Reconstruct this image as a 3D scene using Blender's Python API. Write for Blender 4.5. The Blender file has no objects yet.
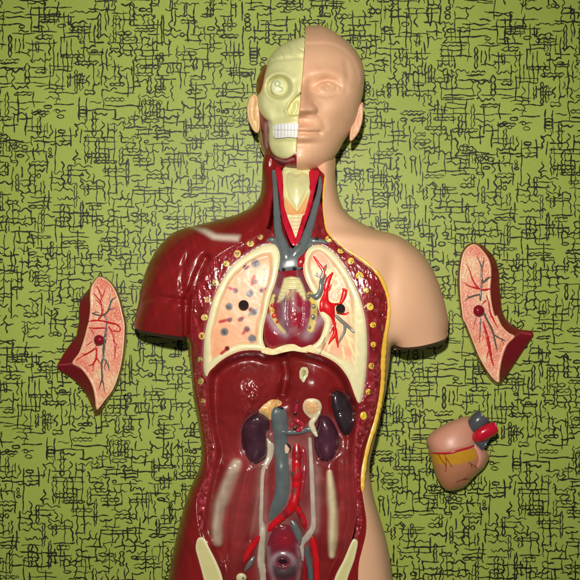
import bpy, math, random
import numpy as np
from mathutils import Vector
from mathutils.geometry import delaunay_2d_cdt

# ------------------------------------------------------------------ camera, world, light
D = 850.0                                   # camera height above the cloth, mm
scene = bpy.context.scene
cam_d = bpy.data.cameras.new("camera"); cam = bpy.data.objects.new("camera", cam_d)
scene.collection.objects.link(cam)
cam.location = (0, 0, D/1000); cam.rotation_euler = (0, 0, 0)
cam_d.sensor_width = 36; cam_d.lens = 36*(D/1000)/0.58
cam_d.clip_start = 0.01; cam_d.clip_end = 50
scene.camera = cam
world = bpy.data.worlds.new("World"); scene.world = world; world.use_nodes = True
world.node_tree.nodes["Background"].inputs[0].default_value = (0.85, 0.9, 1.0, 1)
world.node_tree.nodes["Background"].inputs[1].default_value = 0.10
ld = bpy.data.lights.new("camera_flash", 'SPOT'); ld.spot_size = math.radians(88); ld.spot_blend = 1.0
ld.shadow_soft_size = 0.011; ld.energy = 32; ld.color = (1.0, 0.955, 0.87)
flash = bpy.data.objects.new("camera_flash", ld); scene.collection.objects.link(flash)
flash.location = (-0.02, 0.125, D/1000+0.01)
flash.rotation_euler = (math.radians(-6.5), 0, math.radians(0))
scene.view_settings.view_transform = 'Standard'; scene.view_settings.look = 'None'
scene.view_settings.exposure = 0.0; scene.view_settings.gamma = 1
scene.render.engine = 'CYCLES'

# ------------------------------------------------------------------ helpers
def Z(ox, oy, s, pts): return [(ox+a/s, oy+b/s) for a, b in pts]
def lin(c):
    c = np.array(c, float)/255
    return np.where(c <= 0.04045, c/12.92, ((c+0.055)/1.055)**2.4)

def W(px, py, z):
    k = (D-np.asarray(z))/D
    return np.stack([(np.asarray(px)-290)*k/1000, (290-np.asarray(py))*k/1000, np.asarray(z)*np.ones_like(np.asarray(px, float))/1000], -1)

def smooth(pts, closed=True, step=1.3, sharp=()):
    """Catmull-Rom through the points (any extra columns ride along)."""
    P = np.array(pts, float); n = len(P); out = []
    rng = range(n if closed else n-1)
    for i in rng:
        p1 = P[i]; p2 = P[(i+1) % n]
        p0 = P[(i-1) % n] if (closed or i > 0) else 2*p1-p2
        p3 = P[(i+2) % n] if (closed or i+2 < n) else 2*p2-p1
        if i in sharp: p0 = 2*p1-p2
        if (i+1) % n in sharp: p3 = 2*p2-p1
        L = np.linalg.norm(p2[:2]-p1[:2]); k = max(1, int(round(L/step)))
        for j in range(k):
            t = j/k
            out.append(0.5*((2*p1)+(-p0+p2)*t+(2*p0-5*p1+4*p2-p3)*t*t+(-p0+3*p1-3*p2+p3)*t**3))
    if not closed: out.append(P[-1])
    return np.array(out)

def segdist(X, Y, pts, closed=False):
    P = np.array(pts, float)[:, :2]
    A = P if closed else P[:-1]; B = np.roll(P, -1, 0) if closed else P[1:]
    out = np.full(X.shape, 1e9)
    for a, b in zip(A, B):
        d = b-a; L = d@d+1e-12
        t = np.clip(((X-a[0])*d[0]+(Y-a[1])*d[1])/L, 0, 1)
        out = np.minimum(out, (X-a[0]-t*d[0])**2+(Y-a[1]-t*d[1])**2)
    return np.sqrt(out)

def inside(X, Y, poly):
    P = np.array(poly, float)[:, :2]; r = np.zeros(X.shape, bool); n = len(P); j = n-1
    for i in range(n):
        xi, yi = P[i]; xj, yj = P[j]
        if yi != yj:
            c = ((yi > Y) != (yj > Y)) & (X < (xj-xi)*(Y-yi)/(yj-yi)+xi)
            r ^= c
        j = i
    return r

def sdist(X, Y, poly):
    d = segdist(X, Y, poly, True)
    return np.where(inside(X, Y, poly), d, -d)

def gl(X, Y, pts, sig): return np.exp(-(segdist(X, Y, pts)/sig)**2/2)
def gb(X, Y, cx, cy, sx, sy=None, rot=0):
    sy = sy or sx; c, s = math.cos(rot), math.sin(rot)
    u = (X-cx)*c+(Y-cy)*s; v = -(X-cx)*s+(Y-cy)*c
    return np.exp(-(u/sx)**2/2-(v/sy)**2/2)
def sstep(a, b, x): t = np.clip((x-a)/(b-a), 0, 1); return t*t*(3-2*t)

_rng = np.random.RandomState(3); _tab = _rng.rand(256, 256)
def vnoise(x, y):
    xi = np.floor(x).astype(int); yi = np.floor(y).astype(int); fx = x-xi; fy = y-yi
    fx = fx*fx*(3-2*fx); fy = fy*fy*(3-2*fy); t = _tab
    a = t[xi % 256, yi % 256]; b = t[(xi+1) % 256, yi % 256]; c = t[xi % 256, (yi+1) % 256]; d = t[(xi+1) % 256, (yi+1) % 256]
    return (a*(1-fx)+b*fx)*(1-fy)+(c*(1-fx)+d*fx)*fy-0.5
def fbm(x, y, o=3): return sum(vnoise(x*2**k+17*k, y*2**k+5*k)/2**k for k in range(o))

class Field:
    """smooth inflation of an outline: solves lap(u) = -1 inside, gives sqrt(2u)"""
    def __init__(self, poly, h=1.0, its=300):
        P = np.array(poly)[:, :2]
        self.x0 = P[:, 0].min()-3*h; self.y0 = P[:, 1].min()-3*h; self.h = h
        nx = int((P[:, 0].max()-self.x0)/h)+4; ny = int((P[:, 1].max()-self.y0)/h)+4
        u = None
        levels = [8, 4, 2, 1] if nx*ny > 20000 else [2, 1]
        for lv in levels:
            hh = h*lv; mx = nx//lv+2; my = ny//lv+2
            X, Y = np.meshgrid(self.x0+np.arange(mx)*hh, self.y0+np.arange(my)*hh)
            m = inside(X, Y, P)
            if u is None: v = np.zeros(X.shape)
            else: v = self._samp(u, ph, X, Y)
            v[~m] = 0
            par = (np.add.outer(np.arange(my), np.arange(mx)) % 2) == 0
            w = 2/(1+math.sin(math.pi/max(8, min(mx, my))))
            n = its if lv == levels[0] else (120 if lv > 1 else 60)
            w = min(w, 1.93)
            for k in range(n):
                for c in (par, ~par):
                    g = np.zeros_like(v)
                    g[1:-1, 1:-1] = (v[:-2, 1:-1]+v[2:, 1:-1]+v[1:-1, :-2]+v[1:-1, 2:]+hh*hh)/4
                    mm = m & c
                    v[mm] += w*(g[mm]-v[mm])
            u = v; ph = hh
        self.u = np.maximum(u, 0); self.m = np.sqrt(2*self.u.max())
    def _samp(self, u, h, X, Y):
        fx = np.clip((X-self.x0)/h, 0, u.shape[1]-1.001); fy = np.clip((Y-self.y0)/h, 0, u.shape[0]-1.001)
        i = fx.astype(int); j = fy.astype(int); fx = fx-i; fy = fy-j
        return (u[j, i]*(1-fx)+u[j, i+1]*fx)*(1-fy)+(u[j+1, i]*(1-fx)+u[j+1, i+1]*fx)*fy
    def s(self, X, Y): return np.sqrt(2*self._samp(self.u, self.h, X, Y))
    def n(self, X, Y): return self.s(X, Y)/self.m

# ------------------------------------------------------------------ materials
MATS = {}
def mat(name, rough=0.35, coat=0.3, coat_rough=0.08, bump=0.15, bscale=900, var=0.06, vscale=90, spec=0.5, base=None, rvar=0.1):
    if name in MATS: return MATS[name]
    m = bpy.data.materials.new(name); m.use_nodes = True; nt = m.node_tree; N = nt.nodes; L = nt.links
    b = N["Principled BSDF"]
    tc = N.new('ShaderNodeTexCoord')
    n1 = N.new('ShaderNodeTexNoise'); n1.inputs['Scale'].default_value = vscale; n1.inputs['Detail'].default_value = 5
    L.new(tc.outputs['Object'], n1.inputs['Vector'])
    hs = N.new('ShaderNodeHueSaturation')
    mr = N.new('ShaderNodeMapRange'); mr.inputs['To Min'].default_value = 1-var*2; mr.inputs['To Max'].default_value = 1+var*2
    L.new(n1.outputs['Fac'], mr.inputs['Value']); L.new(mr.outputs[0], hs.inputs['Value'])
    if base is None:
        at = N.new('ShaderNodeAttribute'); at.attribute_name = 'paint'; L.new(at.outputs['Color'], hs.inputs['Color'])
    else: hs.inputs['Color'].default_value = (*lin(base), 1)
    L.new(hs.outputs[0], b.inputs['Base Color'])
    n3 = N.new('ShaderNodeTexNoise'); n3.inputs['Scale'].default_value = vscale*2.7; n3.inputs['Detail'].default_value = 4
    L.new(tc.outputs['Object'], n3.inputs['Vector'])
    m3 = N.new('ShaderNodeMapRange'); m3.inputs['To Min'].default_value = max(0.03, rough-rvar); m3.inputs['To Max'].default_value = rough+rvar
    L.new(n3.outputs['Fac'], m3.inputs['Value']); L.new(m3.outputs[0], b.inputs['Roughness'])
    b.inputs['Specular IOR Level'].default_value = spec
    b.inputs['Coat Weight'].default_value = coat; b.inputs['Coat Roughness'].default_value = coat_rough
    n2 = N.new('ShaderNodeTexNoise'); n2.inputs['Scale'].default_value = bscale; n2.inputs['Detail'].default_value = 3
    L.new(tc.outputs['Object'], n2.inputs['Vector'])
    bp = N.new('ShaderNodeBump'); bp.inputs['Strength'].default_value = bump; bp.inputs['Distance'].default_value = 0.001
    L.new(n2.outputs['Fac'], bp.inputs['Height']); L.new(bp.outputs[0], b.inputs['Normal'])
    MATS[name] = m; return m
M_SKIN = mat('skin_coloured_plastic', 0.45, 0.10, 0.3, 0.06, 500, 0.025, 25)
M_MUS = mat('glossy_muscle_paint', 0.24, 0.0, 0.08, 0.10, 260, 0.10, 60, spec=0.26)
M_WET = mat('wet_gloss_section_paint', 0.19, 0.0, 0.08, 0.30, 420, 0.10, 120, spec=.6)
M_CAV = mat('lacquered_cavity_paint', 0.29, 0.22, 0.07, 0.12, 170, 0.12, 50, spec=.42)
M_ORG = mat('lacquered_organ_paint', 0.26, 0.2, 0.1, 0.10, 260, 0.07, 120)
M_BONE = mat('cream_bone_paint', 0.42, 0.20, 0.2, 0.12, 600, 0.04, 120)
M_LUNG = mat('lung_section_paint', 0.42, 0.1, 0.2, 0.05, 500, 0.05, 160)
M_HOLE = mat('opening_shade_paint', 0.7, 0.0, 0.2, 0.1, 600, 0.05, 100, spec=0.15)  # dark colour stands for the shade inside openings

# ------------------------------------------------------------------ colours (sRGB of the paint)
SKIN = lin((213, 166, 130)); RED = lin((119, 24, 24)); DRED = lin((88, 14, 20)); CREAM = lin((214, 204, 158)); SKULL = lin((204, 202, 144))
PEACH = lin((220, 160, 118)); GREY = lin((88, 94, 94)); ART = lin((190, 14, 26)); YEL = lin((212, 170, 52)); WHITE = lin((222, 222, 214))
MILK = lin((176, 158, 140)); PURP = lin((66, 32, 46)); DARK = lin((26, 14, 14)); PINK = lin((196, 108, 104)); OCH = lin((186, 132, 40))

# ------------------------------------------------------------------ object building
class Thing:
    def __init__(self, name, label, cat, px, py, group=None):
        o = bpy.data.objects.new(name, None); scene.collection.objects.link(o)
        self.loc = W(np.array(px, float), np.array(py, float), 0.0); o.location = self.loc
        o.empty_display_size = 0.02
        o['label'] = label; o['category'] = cat
        if group: o['group'] = group
        self.o = o
def link(name, V, F, m, thing, parent=None, col=None, flat=False, label=None):
    V = np.asarray(V)-thing.loc
    me = bpy.data.meshes.new(name); me.from_pydata(V.tolist(), [], F); me.materials.append(m)
    if col is not None:
        a = me.color_attributes.new('paint', 'FLOAT_COLOR', 'POINT')
        c = np.ones((len(V), 4)); c[:, :3] = np.clip(col, 0, 1); a.data.foreach_set('color', c.ravel())
    me.polygons.foreach_set('use_smooth', [not flat]*len(me.polygons)); me.update()
    o = bpy.data.objects.new(name, me); scene.collection.objects.link(o)
    o.parent = parent or thing.o
    if label: o['label'] = label
    return o

class Top:
    """running record of the highest surface so that vessels can lie on it"""
    x0, y0 = 110, 0; X, Y = np.meshgrid(np.arange(110, 470, 1.0), np.arange(0, 700, 1.0)); H = np.zeros(X.shape)
    @classmethod
    def put(c, poly, fn):
        P = np.array(poly); a = slice(max(0, int(P[:, 1].min())-1), int(P[:, 1].max())+2); b = slice(max(0, int(P[:, 0].min())-111), int(P[:, 0].max())-108)
        X = c.X[a, b]; Y = c.Y[a, b]; m = inside(X, Y, poly)
        if m.any():
            h = fn(X[m], Y[m]); s = c.H[a, b]; s[m] = np.maximum(h, 0)
    @classmethod
    def get(c, x, y):
        fx = np.clip(np.asarray(x, float)-110, 0, 358.9); fy = np.clip(np.asarray(y, float), 0, 698.9)
        i = fx.astype(int); j = fy.astype(int); fx = fx-i; fy = fy-j; u = c.H
        return (u[j, i]*(1-fx)+u[j, i+1]*fx)*(1-fy)+(u[j+1, i]*(1-fx)+u[j+1, i+1]*fx)*fy

def tri(outline, res, rings=(0.35, 0.9, 1.8)):
    B = np.array(outline)[:, :2]; n = len(B)
    area = 0.5*np.sum(B[:, 0]*np.roll(B[:, 1], -1)-np.roll(B[:, 0], -1)*B[:, 1])
    T = np.roll(B, -1, 0)-np.roll(B, 1, 0); T /= np.linalg.norm(T, axis=1)[:, None]+1e-9
    Nn = np.stack([-T[:, 1], T[:, 0]], 1)*(1 if area > 0 else -1)
    pts = [B]
    for r in rings:
        Q = B+Nn*r; d = sdist(Q[:, 0], Q[:, 1], B); pts.append(Q[d > r*0.8])
    xs = np.arange(B[:, 0].min(), B[:, 0].max(), res); ys = np.arange(B[:, 1].min(), B[:, 1].max(), res*0.87)
    X, Y = np.meshgrid(xs, ys); X[1::2] += res/2
    X = X.ravel()+_rng.uniform(-.12, .12, X.size)*res; Y = Y.ravel()+_rng.uniform(-.12, .12, Y.size)*res
    d = sdist(X, Y, B); k = d > (max(rings)+0.5*res if rings else 0.5*res)
    pts.append(np.stack([X[k], Y[k]], 1)); A = np.concatenate(pts)
    v, e, f, ov, oe, of = delaunay_2d_cdt([Vector(p) for p in A], [], [list(range(n))], 1, 1e-4)
    v = np.array([(p.x, p.y) for p in v]); F = np.array([t for t in f if len(t) == 3])
    c = (v[F[:, 1], 0]-v[F[:, 0], 0])*(v[F[:, 2], 1]-v[F[:, 0], 1])-(v[F[:, 1], 1]-v[F[:, 0], 1])*(v[F[:, 2], 0]-v[F[:, 0], 0])
    F[c > 0] = F[c > 0][:, ::-1]                              # face up (image y points down)
    E = {}
    for t in F:
        for a, b in ((t[0], t[1]), (t[1], t[2]), (t[2], t[0])): E[(a, b)] = 1
    bd = [(a, b) for a, b in E if (b, a) not in E]
    return v, F, bd

def patch(name, outline, fn, m, thing, color, res=1.2, skirt=8, parent=None, paint=None, step=1.2, closed=True, sharp=(), put=True, label=None, rings=(0.35, 0.9, 1.8), rim_round=0.0, raw=False):
    """a slab with a modelled top fn(x,y), a side wall skirt mm deep and a flat underside"""
    O = np.array(outline, float) if raw else smooth(outline, True, step, sharp)
    v, F, bd = tri(O, res, rings); x, y = v[:, 0], v[:, 1]
    z = fn(x, y)
    if rim_round:
        d = segdist(x, y, O, True); z = z-rim_round*(1-np.sqrt(np.clip(1-(1-np.clip(d/1.8, 0, 1))**2, 0, 1)))
    col = np.tile(np.asarray(color, float), (len(v), 1)) if np.ndim(color) == 1 else color
    if paint: col = paint(x, y, col.copy())
    n = len(v); V = np.concatenate([W(x, y, z), W(x, y, z-skirt) if skirt is not None else W(x, y, z-1)])
    Fs = F.tolist()+(F[:, ::-1]+n).tolist()+[[b, a, a+n, b+n] for a, b in bd]
    # separate wall verts keep the rim crisp only where asked; here shared = softly rounded
    o = link(name, V, Fs, m, thing, parent, np.concatenate([col, col]), label=label)
    if put: Top.put(O, fn)
    return o

def solid(name, outline, front, back, m, thing, color, res=2.0, parent=None, paint=None, step=1.5, raw=False, sharp=(), put=True, label=None, rings=(0.35, 0.9, 1.8, 3.0)):
    O = np.array(outline, float) if raw else smooth(outline, True, step, sharp)
    v, F, bd = tri(O, res, rings); x, y = v[:, 0], v[:, 1]
    zf = front(x, y); zb = np.minimum(back(x, y), zf-0.02)
    col = np.tile(np.asarray(color, float), (len(v), 1))
    if paint: col = paint(x, y, col.copy())
    n = len(v); V = np.concatenate([W(x, y, zf), W(x, y, zb)])
    Fs = F.tolist()+(F[:, ::-1]+n).tolist()+[[b, a, a+n, b+n] for a, b in bd]
    o = link(name, V, Fs, m, thing, parent, np.concatenate([col, col]), label=label)
    if put: Top.put(O, front)
    return o

def tubes(name, paths, m, thing, color, parent=None, lift=0.2, flat=0.7, sides=10, surf=None, step=1.2, jitter=0.0, paint=None, label=None, put=False, sink=1.0):
    """vessels: each path is [(px, py, radius), ...], laid on the surface, tapering"""
    V = []; F = []; XY = []
    for path in paths:
        P = smooth(path, False, step); x, y, r = P[:, 0], P[:, 1], np.maximum(P[:, 2], 0.15)
        z = surf(x, y) if surf else Top.get(x, y)
        for _ in range(3): z = np.concatenate([[z[0]], (z[:-2]+z[1:-1]*2+z[2:])/4, [z[-1]]])
        if jitter: r = r*(1+jitter*vnoise(x*0.35+3, y*0.35)*2)
        q = np.arange(len(P))*step; e = np.minimum(q, q[::-1]); e = np.clip(1-e/(2.2*r+.5), 0, 1); z = z+lift*r-.75*sink*r*flat*e**1.5; r = r*(1-.35*sink*e**2)
        T = np.gradient(P[:, :2], axis=0); T /= np.linalg.norm(T, axis=1)[:, None]+1e-9
        base = len(V); k = len(P)
        ends = [(0, .0, 1), *[(i, 1, 1) for i in range(k)], (k-1, .0, 1)]
        rows = []
        def ring(i, rr, off):
            cx, cy = x[i]+T[i, 0]*off, y[i]+T[i, 1]*off; row = []
            for q in range(sides):
                a = 2*math.pi*q/sides; u = math.cos(a)*rr; w = math.sin(a)*rr*flat
                px, py = cx-T[i, 1]*u, cy+T[i, 0]*u
                row.append(len(V)); V.append(W(np.array(px), np.array(py), np.array(z[i]+w))); XY.append((px, py))
            return row
        rows.append(ring(0, r[0]*0.25, -r[0]*0.5)); rows.append(ring(0, r[0]*0.75, -r[0]*0.3))
        for i in range(k): rows.append(ring(i, r[i], 0))
        rows.append(ring(k-1, r[-1]*0.75, r[-1]*0.3)); rows.append(ring(k-1, r[-1]*0.25, r[-1]*0.5))
        for A, B in zip(rows[:-1], rows[1:]):
            for q in range(sides):
                q2 = (q+1) % sides; F.append([A[q], A[q2], B[q2], B[q]])
        F.append(rows[0][::-1]); F.append(rows[-1])
    XY = np.array(XY); col = np.tile(np.asarray(color, float), (len(V), 1))
    if paint: col = paint(XY[:, 0], XY[:, 1], col)
    if put:
        for path in paths:
            P = smooth(path, False, 2.0)
            d = segdist(Top.X, Top.Y, P); rr = P[:, 2].mean(); mm = d < rr
            Top.H[mm] += (lift+flat)*rr*0.8*np.sqrt(1-(d[mm]/rr)**2)
    return link(name, np.array(V), F, m, thing, parent, col, label=label)

def disc(name, cx, cy, r, m, thing, color, parent=None, h=1.2, ry=None, rot=0, skirt=2, dome=0.6, paint=None, res=0.55, lift=0, put=True, label=None, flatbase=True):
    ry = ry or r; H0 = Top.H.copy() if not flatbase else None
    def snap(x, y):
        k = Top.H; Top.H = H0; v = Top.get(x, y); Top.H = k; return v
    a = np.linspace(0, 2*math.pi, 20, endpoint=False)
    O = np.stack([cx+r*np.cos(a)*math.cos(rot)-ry*np.sin(a)*math.sin(rot), cy+r*np.cos(a)*math.sin(rot)+ry*np.sin(a)*math.cos(rot)], 1)
    z0 = float(np.mean(Top.get(O[:, 0], O[:, 1])))+lift
    def fn(x, y):
        c, s = math.cos(rot), math.sin(rot); u = ((x-cx)*c+(y-cy)*s)/r; v = (-(x-cx)*s+(y-cy)*c)/ry
        q = np.clip(1-u*u-v*v, 0, 1); return (z0 if flatbase else snap(x, y)+lift)+h*(1-dome)*sstep(0, 0.3, q)+h*dome*np.sqrt(q)-0.3
    return patch(name, O, fn, m, thing, color, res=res, skirt=skirt, parent=parent, paint=paint, raw=True, rings=(0.3,), put=put, label=label)

def mix(col, c, a): a = np.clip(a, 0, 1)[:, None]; return col*(1-a)+np.asarray(c)*a
def p_poly(x, y, col, poly, c, soft=1.0, al=1.0): return mix(col, c, al*sstep(-soft, soft, sdist(x, y, poly)))
def p_line(x, y, col, pts, w, c, soft=0.5, al=1.0): return mix(col, c, al*(1-sstep(w-soft, w+soft, segdist(x, y, pts))))
def p_spot(x, y, col, cx, cy, r, c, soft=0.6, al=1.0, ry=None):
    d = np.sqrt((x-cx)**2+((y-cy)*(r/(ry or r)))**2); return mix(col, c, al*(1-sstep(r-soft, r+soft, d)))

# ------------------------------------------------------------------ the printed tablecloth (setting)
def cloth():
    R = random.Random(11); TW, TH = 466, 340
    occ = {'h': np.zeros((TH, TW), bool), 'v': np.zeros((TH, TW), bool)}
    cell = [[R.random() for _ in range(12)] for _ in range(9)]
    def orient(x, y): return 'h' if cell[int(y/TH*9) % 9][int(x/TW*12) % 12] < 0.52 else 'v'
    strokes = []
    def wob(n, amp, per):
        ph = R.random()*6.28; ph2 = R.random()*6.28; out = []
        for i in range(n):
            t = i*1.3
            out.append(amp*(math.sin(t/per*6.28+ph)*0.6+math.sin(t/per*2.9+ph2)*0.5)+R.uniform(-.25, .25)*min(1, amp))
        return out
    def line(o, x, y, L, amp, per, slope=0):
        n = max(4, int(L/1.3)); w = wob(n, amp, per); p = []
        for i in range(n):
            a = i*1.3; b = w[i]+slope*a
            p.append((x+a, y+b) if o == 'h' else (x+b, y+a))
        return p
    def cater(o, x, y, L, amp, per):
        n = int(L/1.0); a = []; b = []; ph = R.random()*3; drift = [R.uniform(-1, 1)*math.sin(i/R.uniform(7, 9)) for i in range(n+1)]; gap = R.random() < .5
        for i in range(n+1):
            t = i/n; env = min(1, .15+t*9, .15+(1-t)*9); s = amp*(0.38+0.62*abs(math.sin(i/per*3.14+ph)))*env
            a.append((i*1.0, s+R.uniform(-.3, .3)+.4*drift[0]*math.sin(i/4))); b.append((i*1.0+(1.5 if gap else 0), -s*(0.9)+R.uniform(-.3, .3)+.5*drift[-1]*math.sin(i/3+1)))
        f = (lambda q: (x+q[0], y+q[1])) if o == 'h' else (lambda q: (x+q[1], y+q[0]))
        return [list(map(f, a)), list(map(f, b))]
    def ringp(x, y, rx, ry):
        ph = R.random()*6; n = 13
        return [(x+rx*math.cos(ph+i/n*6.6)*(1+R.uniform(-.16, .16)), y+ry*math.sin(ph+i/n*6.6)*(1+R.uniform(-.16, .16))) for i in range(n+1)]
    def place(o, ps, tol=0.1, pad=2):
        O = occ[o]; hit = tot = 0
        for p in ps:
            for (a, b) in p: tot += 1; hit += O[int(b) % TH, int(a) % TW]
        if hit > tol*tot: return False
        for p in ps:
            for (a, b) in p:
                for d in range(-pad, pad+1):
                    for e in ((-1, 0, 1)):
                        q, r = (a+e, b+d) if o == 'h' else (a+d, b+e)
                        O[int(r) % TH, int(q) % TW] = True
        for p in ps: strokes.append((p, R.uniform(.56, .96)))
        return True
    def both(ps, pad=1):
        if place('h', ps, 0.12, pad):
            for p in ps:
                for a, b in p: occ['v'][int(b) % TH, int(a) % TW] = True
    # showpieces: ladders with coils, stacks and rows of rings
    for (x, y) in ((79, 97), (250, 40), (380, 210), (160, 260), (300, 150)):
        L = R.randint(22, 30); w = R.uniform(6, 8)
        ps = [line('v', x, y, L, .5, 12), line('v', x+w, y+1, L, .5, 12)]
        for k in range(R.randint(3, 5)): ps.append(ringp(x+w/2, y+L*0.45+k*3.3, w/2, 2.0))
        both(ps)
    for k in range(16):
        x, y = R.uniform(0, TW), R.uniform(0, TH); n = R.randint(2, 4); h = R.random() < 0.5; r = R.uniform(1.7, 2.9)
        ps = [ringp(x+(i*r*2.1+R.uniform(-.5, .5) if h else R.uniform(-1, 1)), y+(R.uniform(-1, 1) if h else i*r*1.9), r*R.uniform(.7, 1.3), r*R.uniform(.55, 1.05)) for i in range(n)]
        both(ps)
    for k in range(0):                                             # tight coils
        x, y = R.uniform(0, TW), R.uniform(0, TH); p = []
        for i in range(46): p.append((x+3.0*math.cos(i*.5)*(1+.1*math.sin(i)), y+i*.24+1.1*math.sin(i*.5)))
        both([p])
    tries = 0
    while len(strokes) < 2100 and tries < 9000:
        tries += 1
        x, y = R.uniform(0, TW), R.uniform(0, TH); o = orient(x, y)
        if R.random() < 0.28: o = 'v' if o == 'h' else 'h'
        shrink = max(0.4, 1-tries/9000)
        for k in range(R.choice((1, 2, 3, 4))):                     # strokes come in loose parallel groups
            t = R.random()
            if t < 0.20: ps = cater(o, x, y, R.uniform(14, 30)*max(.6, shrink), R.uniform(1.5, 2.7), R.uniform(4.5, 7.5))
            elif t < 0.62: ps = [line(o, x, y, R.uniform(16, 46)*shrink, R.uniform(.4, 1.0), R.uniform(10, 22), R.uniform(-.04, .04))]
            elif t < 0.94: ps = [line(o, x, y, R.uniform(14, 34)*shrink, R.uniform(1.1, 2.1), R.uniform(5, 10), R.uniform(-.08, .08))]
            else: ps = [ringp(x, y, R.uniform(2.0, 4.2), R.uniform(1.1, 2.2))] if t < .97 else [line(o, x, y, R.uniform(10, 20), 2.0, 5)]
            place(o, ps, 0.05, 1 if R.random() < .5 else 2)
            d = R.uniform(3.6, 7.0); e = R.uniform(-6, 6)
            x, y = (x+e, y+d) if o == 'h' else (x+d, y+e)
    # ribbons of ink, repeated over the cloth
    V = []; F = []; ZI = []
    X0, X1, Y0, Y1 = -150, 730, -150, 780
    for i in range(-2, 3):
        for j in range(-2, 4):
            ox = i*466-j*32; oy = i*12+j*340
            if ox > X1 or ox+TW+60 < X0 or oy > Y1 or oy+TH+60 < Y0: continue
            for p, w in strokes:
                P = np.array(p)+(ox, oy)
                P = P+np.stack([P[:, 1]*0.012, P[:, 0]*0.012], 1)*0
                if P[:, 0].max() < X0 or P[:, 0].min() > X1 or P[:, 1].max() < Y0 or P[:, 1].min() > Y1: continue
                if P[:, 0].min() < X0 or P[:, 0].max() > X1 or P[:, 1].min() < Y0 or P[:, 1].max() > Y1: continue
                T = np.gradient(P, axis=0); T /= np.linalg.norm(T, axis=1)[:, None]+1e-9
                Nn = np.stack([-T[:, 1], T[:, 0]], 1); n = len(P)
                q = np.linspace(0, 1, n); ww = w*(0.8+0.45*vnoise(P[:, 0]*.4, P[:, 1]*.4)*2*.8)*np.minimum(1, 0.55+6*np.minimum(q, 1-q))
                b = len(V); zi = -0.30+R.randrange(150)*0.002
                A = P+Nn*ww[:, None]; B = P-Nn*ww[:, None]
                for a_, b_ in zip(A, B): V.append((a_[0], a_[1])); V.append((b_[0], b_[1])); ZI += [zi, zi]
                for k in range(n-1): F.append((b+2*k, b+2*k+1, b+2*k+3, b+2*k+2))
    V = np.array(V); nz = len(V)
    # the weave itself: a gently uneven sheet with a thickness
    xs = np.linspace(X0-6, X1+6, 100); ys = np.linspace(Y0-6, Y1+6, 100); GX, GY = np.meshgrid(xs, ys)
    und = lambda x, y: 0.0*x
    G = W(GX.ravel(), GY.ravel(), -0.35+und(GX.ravel(), GY.ravel())); G2 = G.copy(); G2[:, 2] -= 0.0012
    ink = W(V[:, 0], V[:, 1], np.array(ZI))
    allv = np.concatenate([ink, G, G2]); g = nz; m = 100
    GF = []
    for j in range(m-1):
        for i in range(m-1):
            a = g+j*m+i; GF.append((a, a+m, a+m+1, a+1)); b2 = a+m*m; GF.append((b2, b2+1, b2+m+1, b2+m))
    rim = [g+i for i in range(m)]+[g+j*m+m-1 for j in range(1, m)]+[g+(m-1)*m+i for i in range(m-2, -1, -1)]+[g+j*m for j in range(m-2, 0, -1)]
    for a, b in zip(rim, rim[1:]+rim[:1]): GF.append((a, b, b+m*m, a+m*m))
    me = bpy.data.meshes.new('tablecloth'); me.from_pydata(allv.tolist(), [], [tuple(f) for f in F]+GF)
    mg = bpy.data.materials.new('green_cotton'); mg.use_nodes = True; nt = mg.node_tree; N = nt.nodes; L = nt.links; b = N['Principled BSDF']
    tc = N.new('ShaderNodeTexCoord'); no = N.new('ShaderNodeTexNoise'); no.inputs['Scale'].default_value = 9; no.inputs['Detail'].default_value = 8
    L.new(tc.outputs['Object'], no.inputs['Vector']); cr = N.new('ShaderNodeValToRGB')
    cr.color_ramp.elements[0].position = .3; cr.color_ramp.elements[0].color = (*lin((146, 160, 66)), 1)
    cr.color_ramp.elements[1].position = .7; cr.color_ramp.elements[1].color = (*lin((156, 170, 76)), 1)
    L.new(no.outputs['Fac'], cr.inputs[0])
    nf = N.new('ShaderNodeTexNoise'); nf.inputs['Scale'].default_value = 700; nf.inputs['Detail'].default_value = 3; L.new(tc.outputs['Object'], nf.inputs['Vector'])
    mr = N.new('ShaderNodeMapRange'); mr.inputs['To Min'].default_value = .86; mr.inputs['To Max'].default_value = 1.14; L.new(nf.outputs['Fac'], mr.inputs['Value'])
    hs = N.new('ShaderNodeHueSaturation'); L.new(cr.outputs[0], hs.inputs['Color']); L.new(mr.outputs[0], hs.inputs['Value']); L.new(hs.outputs[0], b.inputs['Base Color'])
    b.inputs['Roughness'].default_value = .44; b.inputs['Specular IOR Level'].default_value = .30
    bp = N.new('ShaderNodeBump'); bp.inputs['Strength'].default_value = .25; bp.inputs['Distance'].default_value = .0006; L.new(nf.outputs['Fac'], bp.inputs['Height']); L.new(bp.outputs[0], b.inputs['Normal'])
    mi = mat('black_print', .44, 0, .2, .1, 700, .25, 500, .30, base=(30, 32, 17), rvar=.05)
    me.materials.append(mg); me.materials.append(mi)
    me.polygons.foreach_set('material_index', [1]*len(F)+[0]*len(GF))
    o = bpy.data.objects.new('tablecloth', me); scene.collection.objects.link(o)
    o['kind'] = 'structure'; o['label'] = 'lime green cotton cloth printed with a scratchy black pattern'; o['category'] = 'tablecloth'
    # table under it
    return o
cloth()
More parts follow.
